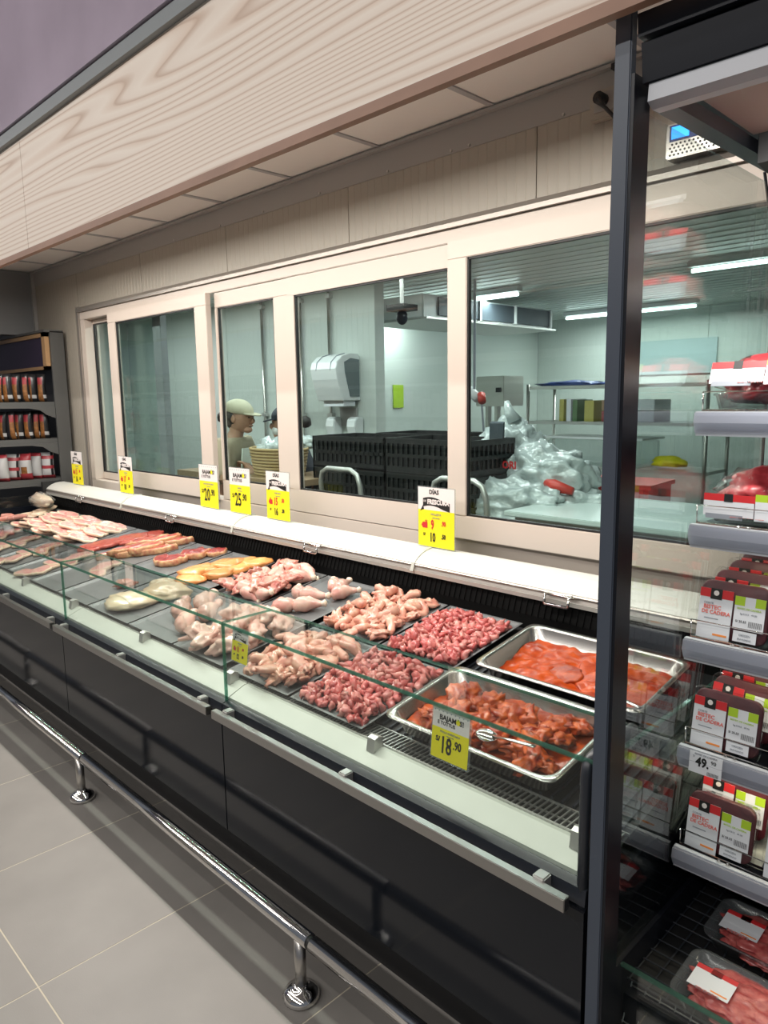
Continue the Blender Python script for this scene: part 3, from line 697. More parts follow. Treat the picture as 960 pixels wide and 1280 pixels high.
for k, (px, py, rz, s) in enumerate([(-.03, .10, 2.2, 1.35), (-.05, .0, 2.5, 1.45), (.08, .05, 2.1, 1.2), (.09, -.06, 2.3, 1.3)]):
    put(sweep('drumstick', [(-.062, 0, 0), (-.05, 0, 0), (-.025, .004, .003), (0, .006, .003), (.03, .003, 0), (.048, 0, 0), (.060, 0, .001), (.066, 0, .002)], [.006, .022, .030, .027, .015, .012, .0155, .006], [M['pale'], M['pale']], k, .14),
        deckM(c_, FX, .002) @ Matrix.Translation((px, py, .034)) @ Matrix.Rotation(rz, 4, 'Z') @ Matrix.Scale(s, 4), 'drumstick',
        ['long pale drumstick at the rear of its front-row tray', 'long pale drumstick in the middle left of its front-row tray', 'pale drumstick at the right rear of its front-row tray', 'pale drumstick by the right rim of its front-row tray'][k], 'drumstick', 'long pale drumsticks')
c_, w_ = X(-3.155, -2.766); tray(c_, FX, w_-.006, dpF, 'front-row grey tray with two big beige tripe folds')
for k, (px, py, rz, d) in enumerate([(-.02, -.07, .5, (.125, .082, .036)), (.03, .08, .2, (.125, .075, .036)), (-.09, .13, .9, (.06, .04, .022))]):
    put(blob('tripe_fold', d, 200+k, .22, 1.6, 4, M['beige'], .4, .3), deckM(c_, FX, .002) @ Matrix.Translation((px, py, .022)) @ Matrix.Rotation(rz, 4, 'Z'), 'tripe',
        ['large beige fold of tripe nearest the front glass', 'large beige fold of tripe at the rear of its tray', 'small beige piece at the back left of the tripe tray'][k], 'tripe')
for ti, (a, b) in enumerate(((-3.50, -3.162), (-3.85, -3.507), (-4.20, -3.857), (-4.55, -4.207), (-4.90, -4.557), (-5.26, -4.907), (-5.62, -5.267))):
    c_, w_ = X(a, b)
    tray(c_, FX, w_-.006, dpF, ['front-row grey tray, nearly empty, left of the tripe', 'front-row grey tray with small cuts at its rear, second left of the tripe', 'front-row grey tray third left of the tripe',
         'front-row grey tray fourth left of the tripe', 'front-row grey tray fifth left of the tripe', 'front-row grey tray sixth left of the tripe', 'front-row grey tray at the far left end'][ti])
    cuts = [(.09, .03, 0)] if ti == 0 else [(.03+.035*(k % 3)-.07*(ti > 2), .15-.05*k, k) for k in range(3+2*min(ti, 3) - 2*(ti == 1))]
    lbl = ['single purple-red tongue piece alone in the nearly empty front tray', 'small pink cut at the rear of the second tray left of the tripe', 'small pink cut in the third front tray left of the tripe', 'pale pink pork slice in the fourth front tray left of the tripe',
           'pale pink pork slice in the fifth front tray left of the tripe', 'pale pink pork slice in the sixth front tray left of the tripe', 'pale pink pork slice in the far left front tray'][ti]
    for px, py, k in cuts:
        put((BACKS if ti == 0 else CHOP)[k % 4], deckM(c_, FX, .002) @ Matrix.Translation((px, py, .02 if ti == 0 else .006+.006*(k % 2))) @ Matrix.Rotation(.6+k, 4, 'Z') @ Matrix.Scale(.9, 4), 'beef_tongue' if ti == 0 else 'pork_slice', lbl, 'beef' if ti == 0 else 'pork', None if ti == 0 else 'small cuts in front tray %d' % ti)

# --- steel pans with marinades
def rrect(wd, dp, r, z, n=6):
    o = []
    for cx, cy, a0 in ((wd/2-r, dp/2-r, 0), (-wd/2+r, dp/2-r, PI/2), (-wd/2+r, -dp/2+r, PI), (wd/2-r, -dp/2+r, 1.5*PI)):
        for k in range(n): t = a0+PI/2*k/(n-1); o.append((cx+r*math.cos(t), cy+r*math.sin(t), z))
    return o
def steel_pan(x, y, label, wd=.525, dp=.32, depth=.062, lift=.022):
    root = empty('steel_pan', (0, 0, 0), label, 'pan'); root.matrix_world = deckM(x, y, .004)
    L = [rrect(wd, dp, .03, depth-.004), rrect(wd, dp, .03, depth), rrect(wd-.03, dp-.03, .036, depth), rrect(wd-.036, dp-.036, .036, depth-.004), rrect(wd-.056, dp-.056, .040, .012), rrect(wd-.085, dp-.085, .04, .003),
         rrect(wd-.085, dp-.085, .04, 0), rrect(wd-.052, dp-.052, .04, .010), rrect(wd-.032, dp-.032, .036, depth-.006)]
    b = MB(); n = len(L[0]); vs = [v for l in L for v in l]; fs = []
    for i in range(len(L)):
        j = (i+1) % len(L)
        if i == 5: continue
        for k in range(n): fs.append((i*n+k, i*n+(k+1) % n, j*n+(k+1) % n, j*n+k))
    fs.append(tuple(range(5*n, 6*n))); fs.append(tuple(range(7*n-1, 6*n-1, -1)))
    b.add(vs, fs); part('pan_body', b.mesh('pan_body', M['traypan'], True), root)
    return root
def sauce_surface(root, z, amp, seed, mat, wd=.47, dp=.265, fr=14):
    b = MB(); nx, ny = 64, 40; vs = []; fs = []
    for j in range(ny+1):
        for i in range(nx+1):
            u, v = -1+2*i/nx, -1+2*j/ny
            # squircle edge
            x = wd/2*u*math.sqrt(1-.10*v*v); y = dp/2*v*math.sqrt(1-.10*u*u)
            h = z+amp*(nz((x, y, 0), fr, seed)+.5*nz((x, y, 0), fr*2.6, seed+3)+.25*nz((x, y, 0), fr*6, seed+9))
            vs.append((x, y, h))
    for j in range(ny):
        for i in range(nx): a = j*(nx+1)+i; fs.append((a, a+1, a+nx+2, a+nx+1))
    b.add(vs, fs); o = part('marinade', b.mesh('marinade', mat, True), root); return o
pb = steel_pan(-1.022, 1.800, 'steel pan of smooth red marinade in the back row'); sauce_surface(pb, .022, .014, 3, M['sauce'])
pf = steel_pan(-1.052, 1.452, 'steel pan of marinated meat directly behind the front glass'); sauce_surface(pf, .024, .012, 8, M['sauce'])
MP = [blob('marinated_piece', (.052, .036, .022), 220+s, .75, 2.4, 3, M['marin'], .4, .3) for s in range(5)]
rnd = random.Random(33)
for k in range(52):
    mw = deckM(-1.052, 1.452, .002) @ Matrix.Translation((rnd.uniform(-.175, .195), rnd.uniform(-.10, .10), .034+rnd.uniform(0, .020))) @ Euler((rnd.uniform(-.4, .4), rnd.uniform(-.4, .4), rnd.uniform(0, 6))).to_matrix().to_4x4() @ Matrix.Scale(rnd.uniform(.5, .95), 4)
    put(rnd.choice(MP), mw, 'marinated_piece', 'orange-red marinated meat piece in the steel pan behind the front glass', 'meat', 'marinated pieces in the front pan')
for k, (px, py, rz) in enumerate([(-.05, -.02, .2), (.07, .0, .9), (.02, .06, 2.0)]):
    put(STEAK[k], deckM(-1.022, 1.800, .002) @ Matrix.Translation((px, py, .014)) @ Matrix.Rotation(rz, 4, 'Z') @ Euler((.10, -.08, 0)).to_matrix().to_4x4() @ Matrix.Scale(.72, 4), 'marinated_steak',
        ['steak coated in red marinade in the middle of the back pan', 'steak coated in red marinade beside the spoon in the back pan', 'steak coated in red marinade at the rear of the back pan'][k], 'meat')
sauced = [me.copy() for me in STEAK]
for me in sauced:
    for i in range(len(me.materials)): me.materials[i] = M['sauce']
for o in [o for o in C.objects if o.name.startswith('marinated_steak')]: o.data = sauced[0]
# spoons
def spoon(mw, label):
    r = empty('serving_spoon', (0, 0, 0), label, 'spoon'); r.matrix_world = mw
    b = MB(); b.tube([(-.16, 0, .040), (-.08, 0, .022), (-.02, 0, .008)], [.006, .005, .005], 8, flat=.5); part('handle', b.mesh('handle', M['chrome'], True), r)
    part('bowl', blob('bowl', (.036, .025, .010), 1, .02, 1, 2, M['chrome'], 0), r)
spoon(deckM(-1.022, 1.800, .004) @ Matrix.Translation((.125, -.075, .040)) @ Matrix.Rotation(PI-.55, 4, 'Z'), 'steel serving spoon resting in the red marinade of the back pan')
spoon(deckM(-1.052, 1.452, .004) @ Matrix.Translation((.03, -.085, .062)) @ Matrix.Rotation(PI-.15, 4, 'Z'), 'steel serving spoon lying along the front rim of the marinated meat pan')
# clear film lump + green pick marks in the trays
put(blob('cling_film_wad', (.055, .04, .02), 300, .6, 2.5, 3, M['film'], .5), deckM(-1.86, 1.60, .012), 'cling_film_wad', 'crumpled clear film lying between the front wings and the glass top', 'film')
pr_ = empty('plastic_pouch', (-5.55, 2.0, .86), 'clear plastic pouch of sprouts or peppers in the dark corner at the far left', 'pouch')
pr_.matrix_world = Matrix.Translation((-5.48, 1.93, .845))
part('pouch_film', blob('pouch_film', (.19, .06, .06), 301, .25, 2, 3, M['tub'], .7), pr_)
part('pouch_content', blob('pouch_content', (.17, .05, .05), 302, .45, 3, 3, M['fat'], .7), pr_)

# ------------------------------------------------------------------ price cards
def price_card(loc, label, price, small, style, w=.19, h=.24, rx=0, rz=0, old=None, ry=0, slim=False):
    r = empty('price_card', (0, 0, 0), label, 'sign'); r.matrix_world = Matrix.Translation(loc) @ Matrix.Rotation(rz, 4, 'Z') @ Matrix.Rotation(ry, 4, 'Y') @ Matrix.Rotation(rx, 4, 'X')
    b = MB(); b.box(-w/2-.004, w/2+.004, .0, .003, -.004, h+.004); part('clear_holder', b.mesh('clear_holder', M['tub']), r)
    split = .62*h
    plate('card_header', r, -w/2, w/2, split, h, M['card']); plate('card_body', r, -w/2, w/2, 0, split, M['yellow'])
    k = w/.19; kz = h/.24
    if style == 'b':
        for i in range(9): 
            bb = MB(); x = -w/2+w*(i+.5)/9; bb.tube([(x, -.0012, h-.010*k), (x, 0, h-.010*k)], .0028*k, 6); part('print_dot', bb.mesh('print_dot', M['gray']), r)
        lettering(r, 'BAJAM  S!', .030*k, M['ink'], .004*k, h-.040*kz, sx=1.0, bold=.0005*k)
        bb = MB(); bb.tube([(.038*k, -.0014, h-.039*kz), (.038*k, 0, h-.039*kz)], .011*k, 10); part('fruit_print', bb.mesh('fruit_print', M['yellow']), r)
        bb = MB(); bb.tube([(.038*k, -.0018, h-.027*kz), (.038*k, 0, h-.027*kz)], .004*k, 6); part('leaf_print', bb.mesh('leaf_print', M['lime']), r)
        lettering(r, 'E TOTTUS', .021*k, M['ink'], -.022*k, h-.066*kz, sx=.95, bold=.0003*k)
    else:
        lettering(r, 'DÍAS', .024*k, M['ink'], -.01*k, h-.018*kz, sx=1.0, bold=.0006)
        bb = MB(); n = 12
        up_ = [(-w*.36+w*.74*i/n, h*.80+.010*k*math.sin(i/n*PI*1.3+.3)) for i in range(n+1)]
        pts = up_+[(x, z-.034*kz) for x, z in reversed(up_)]
        vs = [(x, -.0012, z) for x, z in pts]; bb.add(vs, [(i, i+1, 2*n+1-i-1, 2*n+1-i) for i in range(n)]); part('banner_print', bb.mesh('banner_print', M['ink']), r)
        bb = MB(); bb.add([(-w*.36, -.0010, h*.80-.024*kz), (-w*.44, -.0010, h*.72-.030*kz), (-w*.33, -.0010, h*.72-.022*kz)], [(0, 1, 2)]); part('banner_tail', bb.mesh('banner_tail', M['ink']), r)
        lettering(r, 'FRESCURA', .026*k, M['card'], .012*k, h*.80-.010*kz, y=-.0018, sx=.92, bold=.0012)
        lettering(r, 'DE', .012*k, M['card'], -.058*k, h*.80-.008*kz, y=-.0018)
    lettering(r, small, .011*k, M['gray'], 0, split-.016*kz); lettering(r, 'oferta por kg', .007*k, M['gray'], 0, split-.030*kz)
    def price(p, z, size, mat):
        a, c = p.split('.')
        lettering(r, 'S/', size*.30, mat, -.052*k-.01*k*(len(a) > 1), z+size*.22, bold=.0005)
        lettering(r, a, size, mat, -.018*k, z, y=-.0014, sx=.62, bold=.0016*k)
        lettering(r, '.'+c, size*.5, mat, .040*k, z+size*.17, y=-.0014, sx=.7, bold=.0010*k)
    if old:
        price(old, split*.60, .052*k, M['red']); price(PRICE[0], split*.25, .050*k, M['ink'])
        bb = MB(); bb.add([(-.078*k, -.0012, split*.58), (-.070*k, -.0012, split*.66), (-.045*k, -.0012, split*.66), (-.045*k, -.0012, split*.50), (-.070*k, -.0012, split*.50)], [(0, 1, 2, 3, 4)]); part('arrow_print', bb.mesh('arrow_print', M['red']), r)
    else: price(PRICE[0], split*.46, .098*k, M['ink'])
    return r
PRICE = ['']
def card(loc, label, p, style, old=None, **k):
    PRICE[0] = p; return price_card(loc, label, None, k.pop('small', 'POR KILO'), style, old=old, **k)
YL = 2.165
card((-5.385, YL, .949), 'price card with two prices at the far left end of the counter lid', '16.50', 'f', old='13.90')
card((-4.600, YL, .949), 'price card with two prices standing below the narrow left pane', '18.50', 'f', old='17.90')
card((-3.580, YL, .949), 'yellow and white price card reading 20.90, left one of the close pair', '20.90', 'b', small='CHULETA DE CERDO')
card((-3.270, YL, .949), 'yellow and white price card reading 25.90, right one of the close pair', '25.90', 'b', small='BISTEC')
card((-2.935, YL, .949), 'price card reading 15.50 in red over 16.50', '16.50', 'f', old='15.50')
card((-1.888, YL, .949), 'large price card reading 9.90 in red over 10.50', '10.50', 'f', old='9.90', small='MOLLEJITA')
card((-1.008, 1.196, .718), 'price card reading 18.90 hung inside the front glass by the marinated meat pan', '18.90', 'b', small='POLLO ADEREZADO', w=.108, h=.118, rx=-.10)
card((-1.868, 1.205, .735), 'small faded price card with its banner leaning inside the glass joint', '12.90', 'f', old='11.90', w=.085, h=.105, rx=-.12)

# ------------------------------------------------------------------ multideck fridge on the right
GX = -.6
fd = empty('multideck_fridge', (0, 1.55, 0), 'black open multideck fridge of packed meat with a glass end panel', 'fridge')
b = MB().box(-.620, -.592, 1.143, 1.162, 0, 2.30); b.build('front_post', M['slate'], fd, bevel=.002)
b = MB().box(-.5918, -.586, 1.146, 1.200, .1, 2.04); b.build('post_seal', M['fridgeblack'], fd)  # black seal, extended to darken the post side that caught the added light
b = MB().prism([(1.2, .44), (1.90, .44), (1.88, 1.86), (1.78, 2.00), (1.2, 2.00)], GX-.003, GX+.003); b.build('end_glass', M['endglass'], fd)
b = MB(); b.tube([(GX, 1.90, .44), (GX, 1.88, 1.86), (GX, 1.78, 2.02)], .0035, 6); b.build('glass_edge', M['darkmetal'], fd)
b = MB().box(GX-.012, 1.2, 1.24, 1.92, .0, .36); b.build('plinth', M['fridgeblack'], fd)
b = MB().box(-.625, -.588, 1.20, 1.92, 0, .44); b.build('end_cheek', M['fridgeblack'], fd)
# canopy
b = MB(); b.prism([(1.140, 2.086), (1.136, 2.118), (1.90, 2.118), (1.90, 2.086)], -.580, 1.2); b.build('canopy_top', M['fridgeblack'], fd)
b = MB(); b.prism([(1.160, 2.026), (1.152, 2.082), (1.90, 2.082), (1.90, 2.045), (1.30, 2.045), (1.21, 2.026)], -.580, 1.2); b.build('canopy', M['fridgeblack'], fd)
b = MB(); b.prism([(1.163, 1.998), (1.166, 2.025), (1.21, 2.025), (1.206, 1.992), (1.18, 1.990)], -.572, 1.2); b.build('light_profile', M['ledstrip'], fd)
b = MB(); b.prism([(1.215, 2.034), (1.56, 2.034), (1.56, 2.044), (1.215, 2.044)], -.55, 1.2); b.build('canopy_underside', M['underside'], fd)
b = MB(); b.prism([(1.56, 1.98), (1.90, 1.94), (1.90, 2.04), (1.56, 2.04)], -.54, 1.2); b.build('air_baffle', M['black'], fd)
b = MB(); b.prism([(1.21, 2.000), (1.21, 2.024), (1.80, 2.036), (1.80, 2.010)], -.585, -.552); b.build('side_arm', M['darkmetal'], fd)
# back panel with slots, uprights
b = MB().box(-.575, 1.2, 1.885, 1.92, .36, 1.74); b.build('back_panel', M['black'], fd)
sl = MB()
for k in range(30): sl.box(-.56+.045*k, -.545+.045*k, 1.878, 1.885, 1.30, 1.46)
o = sl.build('back_slots', M['gond'], fd); o['kind'] = 'stuff'
for x in (-.572, -.548, .3): MB().box(x, x+.006, 1.868, 1.876, .36, 1.96).build('upright', M['black'], fd)
b = MB()
for z in (1.72, 1.78, 1.84): b.box(-.60, -.545, 1.862, 1.868, z, z+.006)
b.build('hook', M['black'], fd)
RZ = [1.508, 1.283, 1.044, .808, .574]
for i, z in enumerate(RZ):
    sh = MB().box(-.590, 1.1, 1.475, 1.875, z-.012, z-.002).build('shelf', M['fridgeblack'], fd)
    MB().prism([(1.458, z-.040), (1.448, z-.020), (1.452, z), (1.456, z), (1.453, z-.020), (1.463, z-.040)], -.592, 1.1).build('price_rail', M['clear'], sh)
    MB().prism([(1.462, z-.046), (1.470, z-.046), (1.470, z+.002), (1.458, z+.002)], -.592, 1.1).build('rail_backing', M['ledstrip'], sh)
    fc = MB(); fc.tube([(-.585, 1.474, z+.004), (1.1, 1.474, z+.004)], .0022, 6); fc.tube([(-.585, 1.472, z+.040), (1.1, 1.472, z+.040)], .0012, 6)
    fc.tube([(-.585, 1.474, z+.002), (-.585, 1.472, z+.04)], .0015, 6)
    fc.build('wire_fence', M['chrome'], sh, smooth=True)
    for x in (-.50, -.482, -.20): 
        MB().lathe([(.004, 0), (.004, .004), (.002, .006)], (x, 1.466, z+.001), 8).build('fence_clip', M['chrome'], sh)
rk = MB()
for k in range(34): x = -.585+.032*k; rk.tube([(x, 1.50, RZ[4]+.008), (x, 1.86, RZ[4]+.170)], .0022, 6)
for q in (.0, .35, .7, 1.0): rk.tube([(-.588, 1.50+.36*q, RZ[4]+.006+.162*q), (.50, 1.50+.36*q, RZ[4]+.006+.162*q)], .003, 6)
o = rk.build('sloping_wire_rack', M['chrome'], fd, smooth=True); o['kind'] = 'stuff'
MB().prism([(1.50, RZ[4]-.004), (1.87, RZ[4]+.160), (1.87, RZ[4]+.156), (1.50, RZ[4]-.008)], -.585, .50).build('rack_tray', M['duct'], fd)
# rail price ticket
tk = empty('shelf_ticket', (-.53, 1.445, .765), 'white shelf ticket reading 49.90 on the fourth clear rail', 'sign'); tk.matrix_world = Matrix.Translation((-.5315, 1.4465, .7665)) @ Matrix.Rotation(-.1, 4, 'X')
plate('ticket_card', tk, -.033, .033, 0, .044, M['paper'], t=.001)
lettering(tk, '49.', .026, M['ink'], -.006, .024, sx=.85, bold=.0008); lettering(tk, '90', .011, M['ink'], .016, .030); lettering(tk, 'S/', .006, M['gray'], -.024, .034)
lettering(tk, 'BISTEC DE CADERA', .0052, M['gray'], 0, .040); lettering(tk, '|||||||||||', .008, M['ink'], .016, .006)
# clear glass riser, bottom deck
b = MB().box(-.598, 1.1, 1.222, 1.228, .20, .435); gg = b.build('riser_glass', M['endglass'], fd)
MB().box(-.598, 1.1, 1.220, 1.230, .433, .437).build('glass_edge', M['gedge'], gg)
b = MB(); b.box(-.59, 1.1, 1.27, 1.87, .372, .378); b.build('bottom_deck', M['black'], fd)
wg = MB()
for k in range(44): x = -.585+.038*k; wg.tube([(x, 1.25, .384), (x, 1.87, .386)], .0016, 5)
for k in range(18): y = 1.252+.036*k; wg.tube([(-.588, y, .387), (1.1, y, .387)], .0018, 5)
o = wg.build('bottom_grid', M['darkmetal'], fd); o['kind'] = 'stuff'
wg = MB()
for k in range(24): x = -.585+.03*k; wg.tube([(x, 1.232, .30), (x, 1.27, .37)], .0015, 5)
for k in range(4): wg.tube([(-.588, 1.234+.011*k, .302+.02*k), (.5, 1.234+.011*k, .302+.02*k)], .0015, 5)
o = wg.build('return_grille', M['steel'], fd); o['kind'] = 'stuff'

# packs
def label_set(root, wide=.066, tall=.105, x=-.034, green=.031, body='BISTEC'):
    """brand label at left, green-topped price label at right, both on local -Y face"""
    plate('brand_label', root, x-wide/2, x+wide/2, 0, tall, M['paper'])
    plate('label_band', root, x-wide/2, x+wide/2, tall-.018, tall, M['red'], y=-.0010)
    plate('logo_square', root, x-.012, x+.011, tall-.021, tall+.001, M['ink'], y=-.0014)
    bb = MB(); bb.tube([(x-.0005, -.0018, tall-.008), (x-.0005, -.0012, tall-.008)], .0055, 10); part('logo_disc', bb.mesh('logo_disc', M['card']), root)
    lettering(root, 'CORTE', .006, M['gray'], x-.014, tall-.030); lettering(root, 'BISTEC', .0115, M['pink'], x-.006, tall-.038, bold=.0002)
    lettering(root, 'DE CADERA', .0105, M['pink'], x+.002, tall-.048, bold=.0002)
    plate('label_line', root, x-.020, x+.008, tall-.062, tall-.060, M['gray'], y=-.0010); plate('orange_mark', root, x, x+.028, .010, .014, M['orange'], y=-.0010)
    price_label(root, green, tall)
def price_label(root, gx, tall, h=.062):
    plate('price_label', root, gx-.028, gx+.030, tall-.010-h, tall-.006, M['paper'], y=-.0008)
    plate('label_green', root, gx-.028, gx-.009, tall-.024, tall-.006, M['lime'], y=-.0012); plate('label_green', root, gx+.011, gx+.030, tall-.024, tall-.006, M['lime'], y=-.0012)
    lettering(root, 'BISTEC DE CADERA', .0052, M['lime'], gx, tall-.030, y=-.0012); lettering(root, 'kg 0.512   49.90', .005, M['gray'], gx, tall-.040, y=-.0012)
    lettering(root, 'S/ 25.55', .0065, M['ink'], gx-.013, tall-.056, y=-.0012); lettering(root, '|||||||||||', .013, M['ink'], gx+.014, tall-.058, y=-.0012, sx=.7)
def shell(w, d, h, r=.018, taper=.9):
    """tray pack standing on its long edge, face to -Y"""
    b = MB(); L = []
    for y, s in ((0.0, .96), (.002, 1.0), (.006, 1.0), (d, taper)):
        L.append([(x*s, y, z*s+h/2) for x, z, _ in rrect(w, h, r, 0)])
    n = len(L[0]); vs = [v for l in L for v in l]
    fs = [(i*n+k, i*n+(k+1) % n, (i+1)*n+(k+1) % n, (i+1)*n+k) for i in range(3) for k in range(n)]+[tuple(range(n)), tuple(range(4*n-1, 3*n-1, -1))]
    b.add(vs, fs); return b
UP = empty('meat_pack', (0, 0, 0))
part('pack_film', shell(.146, .036, .128).mesh('pack_film', M['film'], False), UP)
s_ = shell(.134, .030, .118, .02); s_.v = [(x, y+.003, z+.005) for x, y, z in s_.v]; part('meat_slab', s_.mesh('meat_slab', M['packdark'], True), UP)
label_set(UP)
bb = MB(); bb.box(.006, .050, -.0008, 0, .008, .030); part('weight_sticker', bb.mesh('weight_sticker', M['paper']), UP)
lettering(UP, 'ORIGEN', .006, M['gray'], .028, .022); lettering(UP, 'ENVASADO', .005, M['gray'], .028, .014)
UP.location = (0, 9, -5)
# flat or lying pack with bulging meat
def lying_proto(mat, seed):
    r = empty('meat_pack', (0, 0, 0))
    b = MB(); L = [rrect(.160, .175, .03, .002), rrect(.172, .190, .034, .030), rrect(.180, .198, .036, .032), rrect(.180, .198, .036, .035), rrect(.166, .184, .032, .034), rrect(.152, .168, .03, .006)]
    n = len(L[0]); fs = [(i*n+k, i*n+(k+1) % n, (i+1)*n+(k+1) % n, (i+1)*n+k) for i in range(5) for k in range(n)]+[tuple(range(n-1, -1, -1)), tuple(range(5*n, 6*n))]
    b.add([v for l in L for v in l], fs); part('tray_shell', b.mesh('tray_shell', M['tub'], True), r)
    me = blob('meat_slab', (.086, .092, .055), seed, .20, 2.4, 4, mat, .7); o = part('meat_slab', me, r); o.location = (0, 0, .052)
    me = blob('stretch_film', (.092, .098, .056), seed, .22, 3.4, 4, M['film'], .7); o = part('stretch_film', me, r); o.location = (0, 0, .054)
    return r
def flat_proto(mat, seed):
    r = empty('meat_pack', (0, 0, 0)); A, B_ = .235, .148
    b = MB(); L = [rrect(A-.03, B_-.03, .022, .002), rrect(A-.012, B_-.012, .026, .030), rrect(A, B_, .028, .034), rrect(A, B_, .028, .037), rrect(A-.016, B_-.016, .024, .035), rrect(A-.034, B_-.034, .02, .006)]
    n = len(L[0]); fs = [(i*n+k, i*n+(k+1) % n, (i+1)*n+(k+1) % n, (i+1)*n+k) for i in range(5) for k in range(n)]+[tuple(range(n-1, -1, -1)), tuple(range(5*n, 6*n))]
    b.add([v for l in L for v in l], fs); part('tray_shell', b.mesh('tray_shell', M['tub'], True), r)
    me = blob('meat_slab', (A*.44, B_*.43, .020), seed, .28, 3.0, 5, mat, .35); o = part('meat_slab', me, r); o.location = (.006, 0, .018)
    fb = MB(); fb.add([(x, y, .0375+.003*math.cos(x*14)*math.cos(y*20)) for x, y, _ in rrect(A-.004, B_-.004, .026, 0)], [tuple(range(24))]); part('stretch_film', fb.mesh('stretch_film', M['film']), r)
    return r
LY = flat_proto(M['mince'], 401); RD = lying_proto(M['pack'], 402); RL = lying_proto(M['pack'], 412); PK = lying_proto(M['pork'], 422)
# flat pack label, lying on top and turned
def top_label(root, x, y, rz, z=.058, green=True):
    mw = Matrix.Translation((x, y, z)) @ Matrix.Rotation(rz, 4, 'Z') @ Matrix.Rotation(-PI/2, 4, 'X')
    e = plate('brand_label', root, -.038, .038, 0, .060, M['paper']); e.matrix_local = mw
    for nm, a in (('label_band', (-.038, .038, .048, .060, M['red'])), ('logo_square', (-.010, .010, .046, .061, M['ink'])), ('orange_mark', (.004, .034, .006, .009, M['orange']))):
        p = plate(nm, root, *a, y=-.0012); p.matrix_local = mw
    for t, sz, px, pz, mt in (('CORTE DE RES', .007, -.008, .041, M['gray']), ('BISTEC DE', .009, -.008, .033, M['pink']), ('CADERA', .009, -.006, .023, M['pink'])):
        p = lettering(root, t, sz, mt, px, pz); p.matrix_local = mw @ p.matrix_local
def front_label(root, y=-.112, z=.056, tilt=-.45):
    mw = Matrix.Translation((0, y, z)) @ Matrix.Rotation(tilt, 4, 'X')
    for nm, a, yy in (('brand_label', (-.085, .012, 0, .030, M['paper']), -.0006), ('label_band', (-.085, .040, .030, .044, M['red']), -.0008), ('logo_square', (-.045, -.028, .029, .045, M['ink']), -.0014),
                      ('price_label', (.014, .078, -.004, .034, M['paper']), -.0012), ('label_green', (.014, .036, .034, .048, M['lime']), -.0012), ('label_green', (.056, .078, .034, .048, M['lime']), -.0012), ('label_band', (-.080, -.008, -.006, .004, M['gray']), -.0010)):
        p = plate(nm, root, *a, y=yy); p.matrix_local = mw
    for t, sz, px, pz, mt in (('BISTEC DE RES', .010, -.036, .017, M['pink']), ('S/ 27.30', .008, .034, .006, M['ink']), ('||||||||', .014, .062, .008, M['ink'])):
        p = lettering(root, t, sz, mt, px, pz); p.matrix_local = mw @ p.matrix_local
top_label(LY, -.055, -.035, 0, z=.0425); front_label(RD); front_label(RL, -.106, .018, -.05); front_label(PK, -.104, .040, -.25)
for p_ in (LY, RD, RL, PK): p_.location = (0, 9, -5)
def place(proto, mw, label, group=None, cat='meat pack'):
    o = copy_tree(proto, mw); return tag(o, label, cat, group)
def setM(x, y, z, rx=0, rz=0, s=1): return Matrix.Translation((x, y, z)) @ Matrix.Rotation(rz, 4, 'Z') @ Matrix.Rotation(rx, 4, 'X') @ Matrix.Scale(s, 4)
ordn = ['front', 'second', 'third', 'rearmost']
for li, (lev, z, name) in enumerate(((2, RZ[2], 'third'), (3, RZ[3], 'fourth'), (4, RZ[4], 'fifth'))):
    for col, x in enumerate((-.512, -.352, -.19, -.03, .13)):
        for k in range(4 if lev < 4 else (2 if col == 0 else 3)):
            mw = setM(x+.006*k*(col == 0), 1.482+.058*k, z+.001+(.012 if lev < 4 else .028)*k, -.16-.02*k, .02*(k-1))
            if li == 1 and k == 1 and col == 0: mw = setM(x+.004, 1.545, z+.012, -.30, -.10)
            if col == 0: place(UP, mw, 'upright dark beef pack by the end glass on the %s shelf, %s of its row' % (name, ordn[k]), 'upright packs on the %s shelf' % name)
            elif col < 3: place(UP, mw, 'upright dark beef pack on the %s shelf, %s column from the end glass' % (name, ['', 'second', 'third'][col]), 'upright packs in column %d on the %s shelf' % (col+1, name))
place(RD, setM(-.493, 1.585, RZ[0]+.004, .04, .04, 1.0), 'big bright red film-wrapped beef pack on the top visible shelf, uppermost', 'red beef packs')
place(RL, setM(-.490, 1.590, RZ[1]+.004, .02, -.03, 1.0), 'big bright red film-wrapped beef pack with green label on the second shelf', 'red beef packs')
place(RD, setM(-.260, 1.600, RZ[0]+.004, .04, .0, 1.06), 'red film-wrapped beef pack on the top visible shelf, second from the end glass', 'red beef packs')
place(RL, setM(-.260, 1.600, RZ[1]+.004, .02, .0, 1.06), 'red film-wrapped beef pack on the second shelf, second from the end glass', 'red beef packs')
# high shelf whose packs show as reflections in the end glass
sh = MB().box(-.50, 1.1, 1.60, 1.875, 1.715, 1.722).build('shelf', M['fridgeblack'], fd)
for r_, z in enumerate((1.724, 1.824, 1.924)):
    for col, x in enumerate((-.405, -.205, -.005)):
        place(PK, setM(x, 1.74, z, .04, .03*(r_-1)), 'pale film-wrapped meat pack in column %s of the high stack, %s layer' % (['one', 'two', 'three'][col], ['bottom', 'middle', 'top'][r_]), 'stacked packs on the high shelf')
place(LY, setM(-.402, 1.512, .388, .06, 0), 'flat clear tray of minced red meat on the bottom deck, behind the other')
place(LY, setM(-.388, 1.315, .388, .06, 0), 'flat clear tray of minced red meat on the bottom deck, nearest the front glass')
for p_ in (UP, LY, RD, RL, PK):
    for ch in list(p_.children): bpy.data.objects.remove(ch)
    bpy.data.objects.remove(p_)

